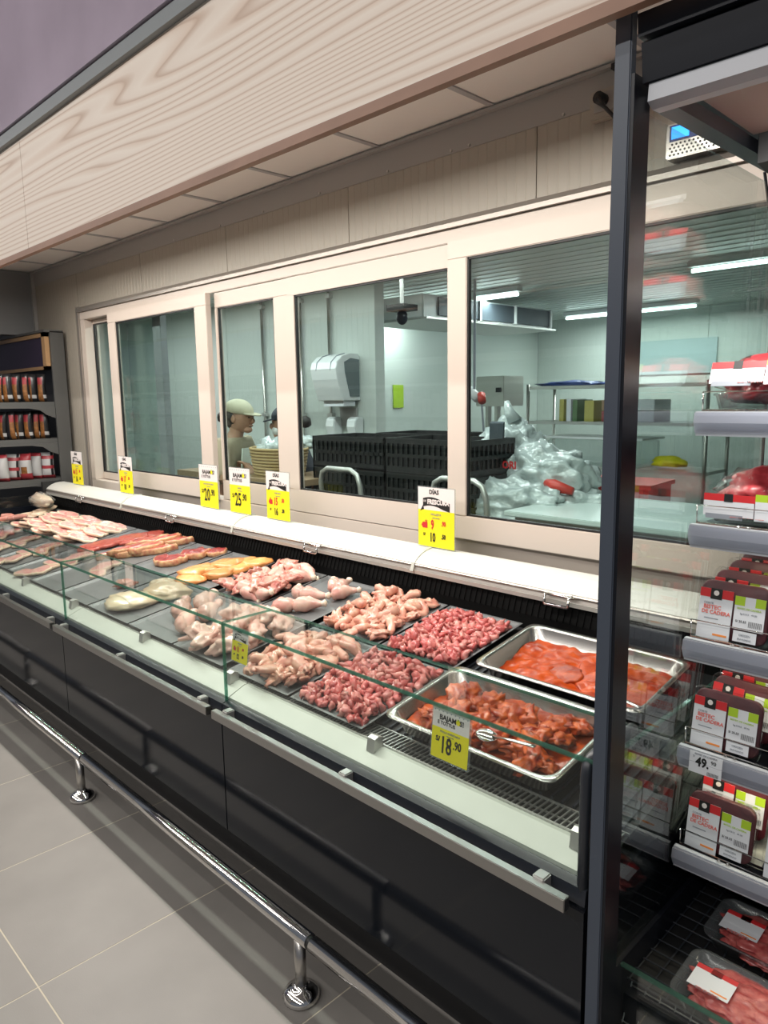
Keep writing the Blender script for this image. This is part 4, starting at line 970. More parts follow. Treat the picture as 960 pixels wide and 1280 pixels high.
# ------------------------------------------------------------------ things on the back wall
sk = empty('wall_socket', (-1.24, YW, 2.47), 'cream wall socket box with a black plug above the window', 'socket')
MB().box(-1.335, -1.20, YW-.035, YW, 2.435, 2.525).build('socket_box', M['wall'], sk, bevel=.004)
MB().box(-1.315, -1.215, YW-.040, YW-.035, 2.455, 2.512).build('socket_plate', M['flash'], sk)
MB().tube([(-1.282, YW-.04, 2.487), (-1.282, YW-.075, 2.487)], .019, 14).build('plug', M['black'], sk, smooth=True)
MB().tube([(-1.282, YW-.07, 2.487), (-1.262, YW-.09, 2.460), (-1.235, YW-.07, 2.425), (-1.20, YW-.04, 2.38), (-1.16, YW-.03, 2.30)], .006, 8).build('power_cord', M['black'], sk, smooth=True)
MB().tube([(-1.245, YW-.02, 2.53), (-1.245, YW-.02, 2.585)], .004, 6).build('conduit', M['trimgrey'], sk)
MB().box(-1.262, -1.228, YW-.035, YW-.002, 2.575, 2.592).build('conduit_clip', M['black'], sk)
ct = empty('wall_controller', (-.98, YW, 2.25), 'steel wall box with a glowing blue screen and a perforated vent', 'controller')
MB().box(-1.062, -.86, YW-.05, YW, 2.252, 2.352).build('controller_case', M['steel'], ct, bevel=.003)
MB().box(-1.050, -.87, YW-.053, YW-.05, 2.300, 2.346).build('screen_bezel', M['blueplastic'], ct)
MB().box(-1.043, -.99, YW-.056, YW-.053, 2.306, 2.340).build('screen', M['glowblue'], ct)
b = MB()
for i in range(14):
    for j in range(4): b.tube([(-1.048+.013*i+.006*(j % 2), YW-.0515, 2.262+.010*j), (-1.048+.013*i+.006*(j % 2), YW-.050, 2.262+.010*j)], .0035, 6)
o = b.build('vent_holes', M['black'], ct); o['kind'] = 'stuff'

# ------------------------------------------------------------------ left gondola
GXL = -5.80
gd = empty('shelf_unit', (-6.5, 2.0, 0), 'dark grey shelf unit of packed goods against the wall beyond the counter', 'shelf unit')
b = MB(); b.box(GXL-.02, GXL, 2.205, 2.305, 0, 2.085); b.build('side_panel', M['gond'], gd)
b = MB(); b.box(-8.4, GXL-.02, 2.27, 2.315, 0, 2.085); b.build('back_panel', M['black'], gd)
b = MB(); b.box(-8.4, GXL, 2.16, 2.305, 2.078, 2.095); b.build('top_board', M['gond'], gd)
h_ = MB().box(-8.4, GXL-.06, 2.182, 2.20, 1.80, 2.075).build('sign_board', M['lightpurple'], gd)
h_.data.materials[0] = plain('dark_purple_sign', (.030, .018, .045), .5)
f_ = MB(); f_.box(-8.4, GXL-.022, 2.17, 2.203, 2.045, 2.075); f_.box(-8.4, GXL-.022, 2.17, 2.203, 1.80, 1.825); f_.box(GXL-.085, GXL-.022, 2.17, 2.203, 1.80, 2.075); f_.build('sign_frame', M['framewood'], gd)
SH = [1.555, 1.275, .965]
for i, z in enumerate(SH):
    sh = MB().box(-8.4, GXL-.022, 1.68, 2.26, z-.035, z).build('shelf', M['gond'], gd)
    prof = [(2.203, z-.035), (1.69, z-.035), (1.69, z-.045), (2.01, z-.048), (2.09, z-.062), (2.14, z-.10), (2.203, z-.125)]
    MB().prism(prof, GXL-.020, GXL-.008).build('bracket', M['gond'], sh)
def bag_mesh(col, w=.085, h=.20, t=.035, band=None, seed=1, mat2=None):
    b = MB(); L = []; nn = 8
    for i in range(nn+1):
        z = h*i/nn; u = i/nn; th = t*math.sin(PI*min(1, .12+u*.88))**.5 if 0 < i < nn else .003; ww = w*(1-.12*math.sin(PI*u))
        L.append([(ww/2*math.cos(a), th*math.sin(a)+.1*th*nz((a, z*20, 0), 1, seed), z) for a in [2*PI*k/12 for k in range(12)]])
    vs = [v for l in L for v in l]; fs = []; mi = []
    for i in range(nn):
        for k in range(12): fs.append((i*12+k, i*12+(k+1) % 12, (i+1)*12+(k+1) % 12, (i+1)*12+k)); mi.append(band(i, k) if band else 0)
    fs += [tuple(range(11, -1, -1)), tuple(range(nn*12, nn*12+12))]; mi += [0, 0]
    b.add(vs, fs); b.mi = mi
    return b.mesh('snack_bag', [M['bagblack'], M['bagorange'], M['bagwhite'], M['bagred'], M['bagorange']], True)
BLK = [bag_mesh(0, .075, .21, .028, lambda i, k, s=s: (1 if i in (1, 2, 3, 4) and (k+s) % 12 in (8, 9) else (4 if i in (0, 1) and (k+s) % 12 in (8, 9) else (3 if i in (5, 6) and (k+s) % 12 in (8, 9) else (2 if i in (1,) and (k+s) % 12 in (10, 11) else 0)))), s) for s in (0, 1, 11)]
WHT = [bag_mesh(0, .10, .20, .04, lambda i, k: (3 if i in (0, 7) else 2), 5), bag_mesh(0, .10, .20, .04, lambda i, k: (3 if i in (0, 7, 6, 1) else (4 if k in (8, 9) and i in (2, 3) else 2)), 6), bag_mesh(0, .10, .20, .04, lambda i, k: (3 if i % 3 == 0 else (0 if k % 5 == 0 else 2)), 7)]
pos = ['nearest the side panel', 'second from the side panel', 'third from the side panel', 'fourth from the side panel', 'fifth from the side panel', 'sixth from the side panel', 'seventh from the side panel', 'eighth from the side panel']
for r_, z in enumerate(SH):
    for k in range(8 if r_ < 2 else 6):
        y = 2.14-(.060 if r_ < 2 else .082)*k; meshes = BLK if r_ < 2 else WHT
        x = GXL-.085-.03*(k % 2)
        mw = Matrix.Translation((x, y, z+.001)) @ Matrix.Rotation(.9+.25*math.sin(k*2.1+r_), 4, 'Z') @ Matrix.Rotation(.08*math.sin(k*3), 4, 'Y')
        put(meshes[(k+r_) % 3], mw, 'snack_bag', '%s on the %s far shelf, %s' % (('black pouch with fruit print', 'black pouch with orange print', 'white and red pouch')[r_], ('upper', 'middle', 'lower')[r_], pos[k]), 'pouch', 'pouches on the far shelf unit')

# ------------------------------------------------------------------ cold room behind the window
def struct(name, mb, mat): o = mb.build(name, mat); o['kind'] = 'structure'; return o
cf = struct('floor_cold_room', MB().box(-8.2, 1.4, 2.44, 7.9, -.02, .0), M['side'])
cc = struct('ceiling_cold_room', MB().box(-8.2, 1.4, 2.44, 7.9, 2.42, 2.5), M['room'])
b = MB()
for k in range(40): b.box(-8.0, 1.3, 2.5+.135*k, 2.508+.135*k, 2.416, 2.42)
b.build('ceiling_rib', M['room'], cc)
pw = empty('wall_partition', (-6, 3.9, 0), kind='structure')
xx = -8.0
while xx < -4.05:
    x2 = min(xx+1.0, -3.986); ribbed(xx, x2, 0, 2.42, 3.9, .06, M['room'], pw, yb=.1); xx = x2
pl_ = empty('wall_cold_left', (-5, 5.5, 0), kind='structure')
struct('wall_cold_left_face', MB().box(-5.1, -5.0, 4.0, 7.6, 0, 2.42), M['room'])
bk = empty('wall_cold_back', (-2, 7.6, 0), kind='structure')
xx = -5.0
while xx < 1.3: x2 = min(xx+1.0, 1.3); ribbed(xx, x2, 0, 2.42, 7.6, .08, M['room'], bk, yb=.1); xx = x2
struct('wall_cold_right', MB().box(1.3, 1.4, 2.43, 7.6, 0, 2.42), M['room'])
struct('wall_cold_far_left', MB().box(-8.1, -8.0, 2.43, 3.9, 0, 2.42), M['room'])
bpy.data.objects.remove(pl_)
def batten(x0, x1, y, label):
    t = empty('tube_light', ((x0+x1)/2, y, 2.40), label, 'lamp')
    MB().box(x0, x1, y-.035, y+.035, 2.375, 2.414).build('fitting', M['white'], t, bevel=.004)
    MB().tube([(x0+.02, y, 2.352), (x1-.02, y, 2.352)], .014, 10).build('lamp_tube', M['tube'], t, smooth=True)
batten(-5.0, -3.48, 5.02, 'long lit tube lamp on the cold room ceiling beyond the large right panes')
batten(-2.13, -.70, 5.02, 'lit tube lamp in line with the first, seen through the fridge end glass')
batten(-4.28, -2.87, 7.0, 'second lit tube lamp near the back wall of the cold room')
ev = empty('evaporator_unit', (-4.1, 5.4, 2.13), 'ceiling-hung cooling unit with dark finned sides and pale casing', 'cooling unit')
MB().box(-4.45, -3.83, 4.25, 6.05, 2.15, 2.33).build('casing', M['white'], ev, bevel=.01)
for a, b_ in ((4.95, 5.42), (5.45, 5.98), (4.42, 4.92)): 
    fn = MB().box(-3.832, -3.815, a, b_, 2.175, 2.315).build('fin_panel', M['fin'], ev)
    MB().box(-3.826, -3.80, b_, b_+.02, 2.165, 2.325).build('fin_strip', M['white'], fn)
MB().prism([(4.25, 2.14), (6.05, 2.14), (6.05, 2.155), (4.25, 2.155)], -4.5, -3.79).build('drip_tray', M['alu'], ev)
MB().box(-3.98, -3.90, 4.98, 5.10, 2.33, 2.408).build('junction_box', M['white'], ev)
cmr = empty('dome_camera', (-3.05, 3.2, 2.05), 'small black dome camera hanging from the cold room ceiling', 'camera')
MB().box(-3.12, -2.98, 3.14, 3.26, 2.05, 2.085).build('mount', M['black'], cmr)
MB().tube([(-3.05, 3.2, 2.08), (-3.05, 3.2, 2.42)], .012, 8).build('drop_pipe', M['flash'], cmr)
part('dome', blob('dome', (.035, .035, .045), 1, .01, 1, 3, M['fridgeblack'], 0), cmr).location = (0, 0, -.035)
# towel dispenser
td = empty('towel_dispenser', (-4.33, 3.9, 1.53), 'white paper towel dispenser with a grey side window on the cold room wall', 'dispenser')
prof = [(3.90, 1.53), (3.90, 1.86), (3.88, 1.885), (3.80, 1.885), (3.72, 1.865), (3.665, 1.82), (3.65, 1.77), (3.665, 1.69), (3.71, 1.56), (3.72, 1.53)]
MB().prism(prof, -4.47, -4.17).build('case', M['white'], td, bevel=.004)
MB().prism([(3.885, 1.56), (3.885, 1.84), (3.80, 1.85), (3.735, 1.82), (3.74, 1.75), (3.79, 1.56)], -4.171, -4.163).build('side_window', plain('smoked_window', (.16, .19, .20), .3), td)
for x in (-4.40, -4.235): MB().tube([(x, 3.80, 1.888), (x, 3.72, 1.868), (x, 3.662, 1.82), (x, 3.650, 1.76)], .004, 6).build('groove', M['gray'], td)
MB().box(-4.42, -4.19, 3.74, 3.86, 1.488, 1.53).build('towel', M['paper'], td)
MB().box(-4.40, -4.20, 3.885, 3.895, 1.33, 1.475).build('wall_notice', M['flash'], td)
for i, x in enumerate((-4.435, -4.185)):
    sd = empty('soap_dispenser', (x, 3.88, 1.28), ['white soap dispenser under the towel box, left one', 'white soap dispenser under the towel box, right one'][i], 'dispenser', 'soap dispensers under the towel box')
    MB().prism([(3.895, 1.26), (3.895, 1.40), (3.84, 1.405), (3.81, 1.385), (3.80, 1.33), (3.82, 1.26)], x-.05, x+.05).build('soap_case', M['white'], sd, bevel=.006)
    MB().box(x-.03, x+.03, 3.80, 3.83, 1.245, 1.262).build('push_bar', M['gray'], sd)
for i, x in enumerate((-4.50, -4.86, -5.40)):
    pp = empty('wall_pipe', (x, 3.88, 0), ['thin steel pipe running up the wall behind the towel dispenser', 'steel pipe on the cold room wall seen in the narrow second pane', 'steel pipe on the cold room wall left of the narrow pane pipe'][i], 'pipe')
    MB().tube([(x, 3.878, 0.0), (x, 3.878, 2.41)], .012, 8).build('pipe', M['steel'], pp, smooth=True)
    for z in (1.40, 2.33): MB().box(x-.03, x+.03, 3.862, 3.90, z, z+.03).build('pipe_clip', M['alu'], pp)
fc_ = empty('tap', (-4.72, 3.7, 1.2), 'curved steel tap spout seen through the large left pane', 'tap')
MB().tube([(-4.80, 3.82, .95), (-4.80, 3.82, 1.52), (-4.77, 3.78, 1.56), (-4.72, 3.70, 1.55), (-4.68, 3.62, 1.50), (-4.66, 3.58, 1.42)], .011, 8).build('spout', M['chrome'], fc_, smooth=True)
MB().box(-4.95, -4.1, 3.4, 3.87, .84, .90).build('basin_top', M['steel'], fc_)
MB().box(-4.90, -4.15, 3.45, 3.88, 0, .84).build('basin_stand', M['steel'], fc_)
# work table by the window
wt = empty('work_table', (-4.0, 2.95, 0), 'brown-topped work table just inside the left windows', 'table')
MB().box(-4.75, -3.45, 2.62, 3.30, 1.02, 1.06).build('tabletop', M['tablewood'], wt, bevel=.003)
for x in (-4.7, -3.52):
    for y in (2.66, 3.22): MB().box(x, x+.04, y, y+.04, 0, 1.02).build('leg', M['steel'], wt)
# crates
def crate_mesh():
    b = MB(); L, Wd, Hh, t = .60, .40, .19, .012
    b.box(-L/2, L/2, -Wd/2, Wd/2, 0, .01)
    for (x0, x1, y0, y1) in ((-L/2, L/2, -Wd/2, -Wd/2+t), (-L/2, L/2, Wd/2-t, Wd/2), (-L/2, -L/2+t, -Wd/2, Wd/2), (L/2-t, L/2, -Wd/2, Wd/2)):
        b.box(x0, x1, y0, y1, Hh-.03, Hh); b.box(x0, x1, y0, y1, 0, .035); b.box(x0, x1, y0, y1, .085, .105)
        if x1-x0 > .1:
            n = 15
            for k in range(n+1): xx = x0+(x1-x0-t)*k/n; b.box(xx, xx+t*.8, y0, y1, .03, Hh-.03)
        else:
            n = 10
            for k in range(n+1): yy = y0+(y1-y0-t)*k/n; b.box(x0, x1, yy, yy+t*.8, .03, Hh-.03)
    b.box(-L/2+t, L/2-t, -Wd/2+t*.9, -Wd/2+t*1.4, 0, Hh-.02); b.box(-L/2+t, L/2-t, Wd/2-t*1.4, Wd/2-t*.9, 0, Hh-.02); b.box(L/2-t*1.5, L/2-t*1.0, -Wd/2+t, Wd/2-t, 0, Hh-.02)
    return b.mesh('plastic_crate', M['crate'])
cr = crate_mesh()
for s, (x, y, rz, nm) in enumerate(((-3.24, 3.10, .06, 'left'), (-2.62, 3.12, 0, 'right'), (-3.15, 3.56, .02, 'rear'))):
    for k in range(5):
        put(cr, setM(x, y, .36+.193*k, 0, rz), 'plastic_crate', 'black slatted plastic crate in the %s stack, %s' % (nm, ['bottom one', 'second from the bottom', 'middle one', 'second from the top', 'topmost'][k]), 'crate', 'black crates stacked inside the window')
tc_ = empty('crate_trolley', (-3.0, 3.2, 0), 'steel trolley with bent tube handles carrying the black crates', 'trolley')
MB().box(-3.6, -2.3, 2.86, 3.8, .30, .345).build('platform', M['steel'], tc_)
for xa, xb in ((-3.31, -2.97), (-2.43, -2.09)): MB().tube([(xa, 2.84, .33), (xa, 2.76, 1.06), (xa+.02, 2.755, 1.12), (xa+.07, 2.755, 1.145), (xb-.07, 2.755, 1.145), (xb-.02, 2.755, 1.12), (xb, 2.76, 1.06), (xb, 2.84, .33)], .015, 10).build('handle', M['alu'], tc_, smooth=True)
for x in (-3.5, -2.4):
    for y in (2.95, 3.65): MB().tube([(x-.02, y, .15), (x+.02, y, .15)], .15, 16).build('wheel', M['black'], tc_, smooth=True)
# white sacks
SK = [((-2.42, 3.45, .78), (.22, .20, .30), 501, 'tall knotted white sack with a dark stripe at the top of the sack pile'), ((-2.15, 3.40, .74), (.30, .18, .20), 502, 'white sack with red print spilling to the right of the pile'),
      ((-2.60, 3.20, .66), (.26, .18, .22), 503, 'crinkled white sack at the left front of the pile'), ((-2.22, 3.14, .60), (.34, .16, .18), 504, 'flat white sack at the front centre of the pile'),
      ((-1.98, 3.35, .56), (.30, .22, .18), 505, 'white sack under the end of the pale table'), ((-2.35, 3.35, .45), (.45, .28, .22), 506, 'big white sack at the bottom of the pile')]
for i, (c_, d, sd, lb) in enumerate(SK):
    o = put(blob('plastic_sack', d, sd, .24, 3.2, 5, M['bagplastic'], .7), Matrix.Translation((c_[0]-.03, c_[1], c_[2]+.34)), 'plastic_sack', lb, 'sack')
    if i == 0:
        MB().tube([(-2.42, 3.45, 1.40), (-2.45, 3.44, 1.46), (-2.46, 3.43, 1.52)], [.05, .03, .015], 8).build('knot', M['bagplastic'], o, smooth=True)
        MB().prism([(3.225, 1.10), (3.235, 1.40), (3.25, 1.41), (3.24, 1.10)], -2.43, -2.34).build('dark_stripe', M['fin'], o)
    if i == 1:
        p = lettering(o, 'CORI', .055, M['red'], -.12, .10, y=-.19, bold=.002)
        MB().tube([(-2.06, 3.23, 1.10), (-2.0, 3.21, 1.09), (-1.9, 3.22, 1.07)], [.02, .035, .02], 8).build('red_print', M['redplastic'], o, smooth=True)
MB().box(-2.95, -1.65, 3.0, 3.75, .0, .60).build('sack_pallet_box', M['bagplastic'], None)
tag(bpy.data.objects['sack_pallet_box'], 'pale box under the white sack pile', 'box')
pt = empty('packing_table', (-1.9, 3.3, 0), 'steel table with a pale worktop behind the right pane', 'table')
b = MB(); b.box(-2.02, -.4, 2.80, 3.58, .985, 1.01); b.build('tabletop', M['worktop'], pt, bevel=.004)
MB().box(-1.98, -.44, 2.84, 3.54, .935, .985).build('apron_frame', M['steel'], pt)
for x in (-1.99, -.48):
    for y in (2.84, 3.50): MB().tube([(x, y, 0), (x, y, .94)], .018, 8).build('leg', M['steel'], pt, smooth=True)
# red crates
rc = MB(); rc.box(-.32, .32, -.22, .22, 0, .17); rc.box(-.34, .34, -.24, .24, .15, .18)
for k in range(7): rc.box(-.33+.1*k, -.31+.1*k, -.235, .235, 0, .17)
rcm = rc.mesh('red_crate', M['redplastic'])
for k in range(5): put(rcm, setM(-2.45, 4.7, .02+.19*k, 0, .1), 'red_crate', 'red plastic crate in the stack behind the pale table, %s' % ['bottom one', 'second from the bottom', 'middle one', 'second from the top', 'topmost'][k], 'crate', 'red crates behind the table')
# steel electric box + pipework behind crates
eb = empty('steel_cabinet', (-3.35, 5.2, 1.2), 'steel control cabinet on legs behind the sacks', 'cabinet')
MB().box(-4.06, -3.76, 5.2, 5.5, 1.46, 1.72).build('body', M['steel'], eb, bevel=.005)
MB().box(-3.83, -3.79, 5.18, 5.2, 1.58, 1.62).build('latch', M['black'], eb)
for x in (-4.03, -3.93, -3.82): MB().box(x, x+.03, 5.3, 5.35, 0, 1.46).build('leg', M['steel'], eb)
pg = empty('red_plug', (-3.35, 4.4, 1.5), 'white and red industrial plug hanging from its cable near the crates', 'plug')
MB().tube([(-3.45, 4.4, 2.40), (-3.45, 4.4, 1.62), (-3.45, 4.38, 1.56)], .010, 8).build('cable', M['gray'], pg)
MB().tube([(-3.50, 4.4, 1.60), (-3.40, 4.38, 1.53)], .035, 12).build('plug_body', M['white'], pg, smooth=True)
MB().tube([(-3.37, 4.38, 1.56), (-3.33, 4.34, 1.51)], .030, 12).build('plug_collar', M['redplastic'], pg, smooth=True)
MB().tube([(-3.35, 4.36, 1.50), (-3.33, 4.36, 1.30), (-3.30, 4.36, 1.15)], .008, 8).build('cable', M['gray'], pg)
sn = empty('wall_sign', (-4.3, 7.5, 1.5), 'small green notice on the cold room wall left of the plug', 'sign')
bpy.data.objects.remove(sn)
g_ = MB().box(-4.995, -4.985, 5.10, 5.24, 1.45, 1.67).build('wall_notice', M['lime']); tag(g_, 'small green notice on the dim cold room wall left of the hanging plug', 'sign')
# rear shelving
rs = empty('storage_rack', (-3.6, 6.6, 0), 'steel wire rack of boxes and tubs at the back of the cold room', 'rack')
RX0, RX1, RY0, RY1 = -4.32, -2.5, 6.40, 6.90
for x in (RX0, RX1):
    for y in (RY0, RY1): MB().tube([(x, y, 0), (x, y, 1.66)], .018, 8).build('post', M['steel'], rs, smooth=True)
for z in (1.64, 1.29, .86, .40): MB().box(RX0, RX1, RY0, RY1, z-.03, z).build('shelf', M['alu'], rs)
rnd = random.Random(4)
for k, (x, wd, h, mt, nm, lb) in enumerate([(-3.98, .05, .30, M['dullyellow'], 'binder', 'yellow spined binder on the rack'), (-3.90, .05, .30, M['paper'], 'binder', 'white spined binder next to the yellow one'), (-3.83, .05, .29, M['dullgreen'], 'binder', 'green spined binder on the rack'), (-3.70, .10, .28, M['dullyellow'], 'box', 'yellow box right of the binders on the rack')]):
    tag(MB().box(x, x+wd, 6.45, 6.75, 1.291, 1.291+h*.72).build(nm, mt), lb, nm)
for k in range(6):
    x = -3.52+.18*(k % 3); z = 1.291+.105*(k//3)
    bx = MB(); bx.box(x, x+.165, 6.45, 6.8, z, z+.10); o = bx.build('carton', [M['beefbox'], M['blueplastic'], M['gray'], M['tablewood'], M['gray'], M['paper']][k], None, bevel=.004)
    tag(o, '%s carton on the second shelf of the storage rack, %s layer' % (['dull red', 'dark blue', 'dark grey', 'brown', 'grey', 'white'][k], ['lower', 'upper'][k//3]), 'carton', 'cartons on the storage rack')
tb = empty('storage_tub', (-3.7, 6.62, .66), 'clear plastic storage tub with pale lid on the rack', 'tub')
MB().box(-4.1, -3.1, 6.42, 6.85, .862, 1.12).build('tub_body', M['tub'], tb, bevel=.02); MB().box(-4.13, -3.07, 6.40, 6.87, 1.12, 1.14).build('lid', M['white'], tb, bevel=.004)
put(blob('yellow_gloves', (.16, .08, .06), 601, .5, 3, 3, M['yellow'], .4), Matrix.Translation((-2.9, 6.6, .91)), 'yellow_gloves', 'crumpled yellow gloves at the right of the rack shelf', 'gloves')
put(blob('folded_tarp', (.36, .12, .035), 602, .6, 3, 3, M['blueplastic'], .3), Matrix.Translation((-3.9, 6.6, 1.655)), 'folded_tarp', 'dark blue folded cloth lying on top of the storage rack', 'cloth')
bs = MB().box(-4.0, -2.9, 7.58, 7.592, 1.75, 2.1).build('wall_notice', plain('pale_blue_board', (.42, .52, .53), .6)); tag(bs, 'pale blue notice board on the back wall above the rack', 'sign')

# basket
bk_ = empty('wicker_basket', (-3.85, 2.86, 1.06), 'tan wicker basket on the work table by the worker', 'basket')
for k in range(9):
    z = 1.07+.020*k; MB().tube([(-3.85+(.20+.004*k)*math.cos(t*PI/12), 2.86+(.13+.003*k)*math.sin(t*PI/12), z) for t in range(25)], .010, 6, cap=False).build('wicker_strand', plain('wicker', (.42, .30, .14), .7) if k == 0 else bpy.data.materials['wicker'], bk_, smooth=True)

# ------------------------------------------------------------------ people
def grow(name, nodes, edges, mats, parent, sub=1, root=0):
    me = bpy.data.meshes.new(name); me.from_pydata([n[0] for n in nodes], edges, [])
    o = bpy.data.objects.new(name, me); C.objects.link(o)
    m1 = o.modifiers.new('s', 'SKIN'); m1.use_smooth_shade = True
    m2 = o.modifiers.new('u', 'SUBSURF'); m2.levels = sub; m2.render_levels = sub
    for v, n in zip(me.skin_vertices[0].data if me.skin_vertices else [], nodes):
        r = n[1]; v.radius = (r, r) if not isinstance(r, tuple) else r
    if me.skin_vertices: me.skin_vertices[0].data[root].use_root = True
    dg = bpy.context.evaluated_depsgraph_get(); m3 = bpy.data.meshes.new_from_object(o.evaluated_get(dg)); bpy.data.objects.remove(o)
    m3.name = name; m3.materials.clear(); m3.materials.append(mats)
    for p in m3.polygons: p.use_smooth = True
    return part(name, m3, parent)
def person(root, hz=0.0, mask=False):
    """local frame: faces +X, feet at z=0, head top about 1.52; forearms raised in front"""
    N = []; E = []
    def nd(p, r, c=None): N.append((Vector(p), r)); i = len(N)-1; (E.append((c, i)) if c is not None else None); return i
    pel = nd((0, 0, .88), (.14, .11)); ab = nd((.03, 0, 1.00), (.13, .10), pel); ch = nd((.07, 0, 1.16), (.15, .11), ab); nk0 = nd((.09, 0, 1.27), .07, ch); nk = nd((.12, 0, 1.33), .048, nk0)
    hd = nd((.14, 0, 1.40), .07, nk); hd2 = nd((.15, 0, 1.47), .075, hd)
    hands = []
    for s in (-1, 1):
        sh = nd((.08, .16*s, 1.24), .055, ch); el = nd((.13, .22*s, 1.01), .042, sh); md = nd((.26, .16*s, 1.03), .036, el); wr = nd((.36, .10*s, 1.09), .025, md); pm = nd((.41, .07*s, 1.13), (.030, .018), wr)
        for f in range(4):
            a = nd((.445, (.085-.017*f)*s, 1.165-.010*f), .0095, pm); b = nd((.475, (.070-.015*f)*s, 1.175-.014*f), .0085, a); nd((.49, (.05-.012*f)*s, 1.16-.014*f), .007, b)
        a = nd((.42, .04*s, 1.15), .011, pm); nd((.45, .025*s, 1.16), .008, a)
        hp = nd((.0, .09*s, .80), .085, pel); kn = nd((.02, .10*s, .46), .058, hp); an = nd((0, .10*s, .09), .036, kn); nd((.10, .10*s, .03), .034, an)
    body = grow('body', N, E, M['skin'], root, 1)
    # head detail joined into the body mesh
    bm = bmesh.new(); bm.from_mesh(body.data)
    def addb(me, mw):
        b2 = bmesh.new(); b2.from_mesh(me); b2.transform(mw); t = bpy.data.meshes.new('t'); b2.to_mesh(t); b2.free(); bm.from_mesh(t); bpy.data.meshes.remove(t)
    addb(blob('t', (.092, .074, .112), 1, .05, 1.5, 3, M['skin'], 0), Matrix.Translation((.155, 0, 1.43)) @ Matrix.Rotation(.35, 4, 'Y'))
    addb(blob('t', (.020, .013, .022), 1, .02, 1, 2, M['skin'], 0), Matrix.Translation((.245, 0, 1.405)))       # nose
    addb(blob('t', (.035, .035, .025), 1, .02, 1, 2, M['skin'], 0), Matrix.Translation((.205, 0, 1.345)))       # chin
    addb(blob('t', (.012, .024, .010), 1, .02, 1, 2, M['skin'], 0), Matrix.Translation((.232, 0, 1.372)))       # mouth
    for s in (-1, 1):
        addb(blob('t', (.018, .008, .028), 1, .02, 1, 2, M['skin'], 0), Matrix.Translation((.14, .076*s, 1.42)))
        addb(blob('t', (.010, .014, .008), 1, .02, 1, 2, M['skin'], 0), Matrix.Translation((.228, .03*s, 1.428)))
    bm.to_mesh(body.data); bm.free()
    for s in (-1, 1): part('eye', blob('eye', (.006, .009, .005), 1, .01, 1, 2, M['ink'], 0), root, Matrix.Translation((.236, .03*s, 1.428)))
    # shirt over torso and upper arms
    N = []; E = []
    a = nd((0, 0, .86), (.165, .13)); b = nd((.03, 0, 1.00), (.155, .12), a); c = nd((.07, 0, 1.16), (.175, .13), b); d = nd((.09, 0, 1.27), .085, c)
    for s in (-1, 1): e = nd((.08, .17*s, 1.24), .075, c); f = nd((.12, .215*s, 1.07), .066, e); nd((.15, .225*s, 1.02), .060, f)
    grow('shirt', N, E, M['shirt'], root, 1)
    N = []; E = []
    a = nd((0, 0, .92), (.155, .12))
    for s in (-1, 1): h = nd((0, .09*s, .80), .10, a); k = nd((.02, .10*s, .46), .073, h); nd((0, .10*s, .12), .055, k)
    grow('trousers', N, E, M['dark_cloth'], root, 1)
    for s in (-1, 1): part('shoe', blob('shoe', (.13, .05, .05), 3, .05, 1, 2, M['ink'], .6), root, Matrix.Translation((.05, .10*s, .038)))
    ap = MB(); ap.prism([(-.13, .55), (.13, .55), (.13, .98), (.09, 1.22), (-.09, 1.22), (-.13, .98)], .205, .215); part('apron', ap.mesh('apron', M['apron']), root)
    cp = part('cap', blob('cap', (.108, .088, .075), 1, .03, 1, 3, M['cap'], .25), root, Matrix.Translation((.145, 0, 1.48)) @ Matrix.Rotation(.22, 4, 'Y'))
    br_ = MB(); L = []
    for k in range(9): t = -PI/2+PI*k/8; L.append((.09+.085*math.cos(t), .078*math.sin(t)))
    br_.prism_z(L, 0, .008); part('cap_brim', br_.mesh('cap_brim', M['cap']), root, Matrix.Translation((.135, 0, 1.472)) @ Matrix.Rotation(.22, 4, 'Y'))
    part('hair', blob('hair', (.085, .080, .075), 9, .15, 3, 3, M['hair'], 0), root, Matrix.Translation((.118, 0, 1.42)))
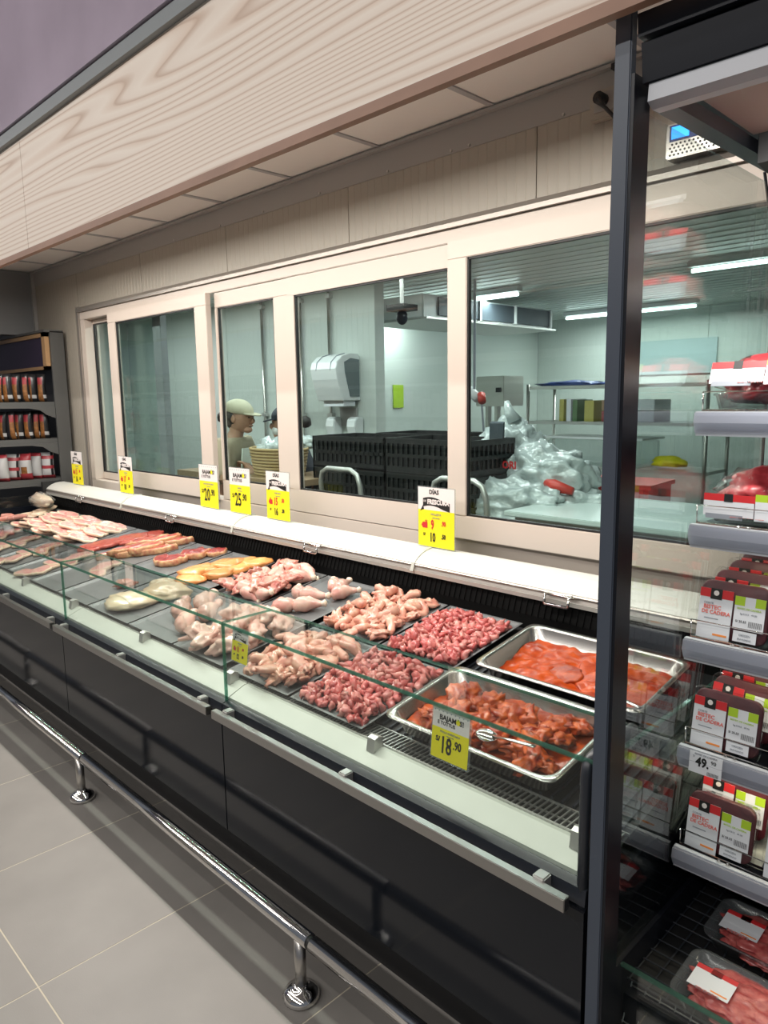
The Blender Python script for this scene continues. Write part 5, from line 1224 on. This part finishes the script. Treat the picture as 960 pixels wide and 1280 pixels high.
    part('hair_bun', blob('hair_bun', (.045, .045, .045), 8, .15, 3, 2, M['hair'], 0), root, Matrix.Translation((.02, 0, 1.43)))
    if mask: part('face_mask', blob('face_mask', (.045, .060, .040), 8, .05, 3, 2, M['white'], 0), root, Matrix.Translation((.205, 0, 1.375)))
p1 = empty('person', (-4.42, 2.80, 0), 'person in pale cap and khaki shirt bending over a plastic bag behind the narrow pane', 'person'); person(p1); p1.rotation_euler = (0, 0, .45)
p2 = empty('person', (-3.96, 3.20, -.04), 'person in dark cap and white face mask half hidden by the window frame', 'person'); person(p2, mask=True); p2.rotation_euler = (0, 0, PI+.9)
for ch in p2.children:
    if ch.name.startswith(('cap', 'shirt')): ch.data.materials[0] = M['dark_cloth']
put(blob('plastic_bag', (.11, .07, .09), 701, .7, 2.6, 3, M['bagplastic'], .6), Matrix.Translation((-3.92, 2.84, 1.20)), 'plastic_bag', 'crumpled clear bag held in the hands of the worker in the pale cap', 'bag')
put(blob('plastic_bag', (.10, .06, .05), 702, .7, 2.6, 3, M['bagplastic'], .6), Matrix.Translation((-3.75, 2.98, 1.26)), 'plastic_bag', 'crumpled clear bag lying across the wicker basket', 'bag')

# ------------------------------------------------------------------ the opposite side of the aisle (seen only as reflections in the glass)
op = empty('opposite_shelving', (-9, -1.7, 0), 'long white shelving with goods across the aisle, seen reflected in the windows', 'shelf unit')
MB().box(-14, -7.6, -1.5, -1.42, 1.95, 2.75).build('sign_band', M['lightpurple'], op)
MB().box(-14, -2.2, -2.1, -2.05, 0, 1.95).build('back', M['side'], op)
for z in (.3, .68, 1.02, 1.36, 1.70): MB().box(-14, -2.2, -2.05, -1.45, z-.03, z).build('shelf', M['white'], op)
MB().box(-14, -2.2, -2.1, -1.42, 1.90, 1.98).build('canopy', M['white'], op)
gs = MB(); rnd = random.Random(9)
for z in (.3, .68, 1.02, 1.36):
    x = -13.9
    while x < -2.3:
        w_ = rnd.uniform(.07, .16); gs.box(x, x+w_-.012, -1.75, -1.5, z, z+rnd.uniform(.16, .27)); x += w_
o = gs.build('shelf_goods', M['white_goods'], op); o['kind'] = 'stuff'
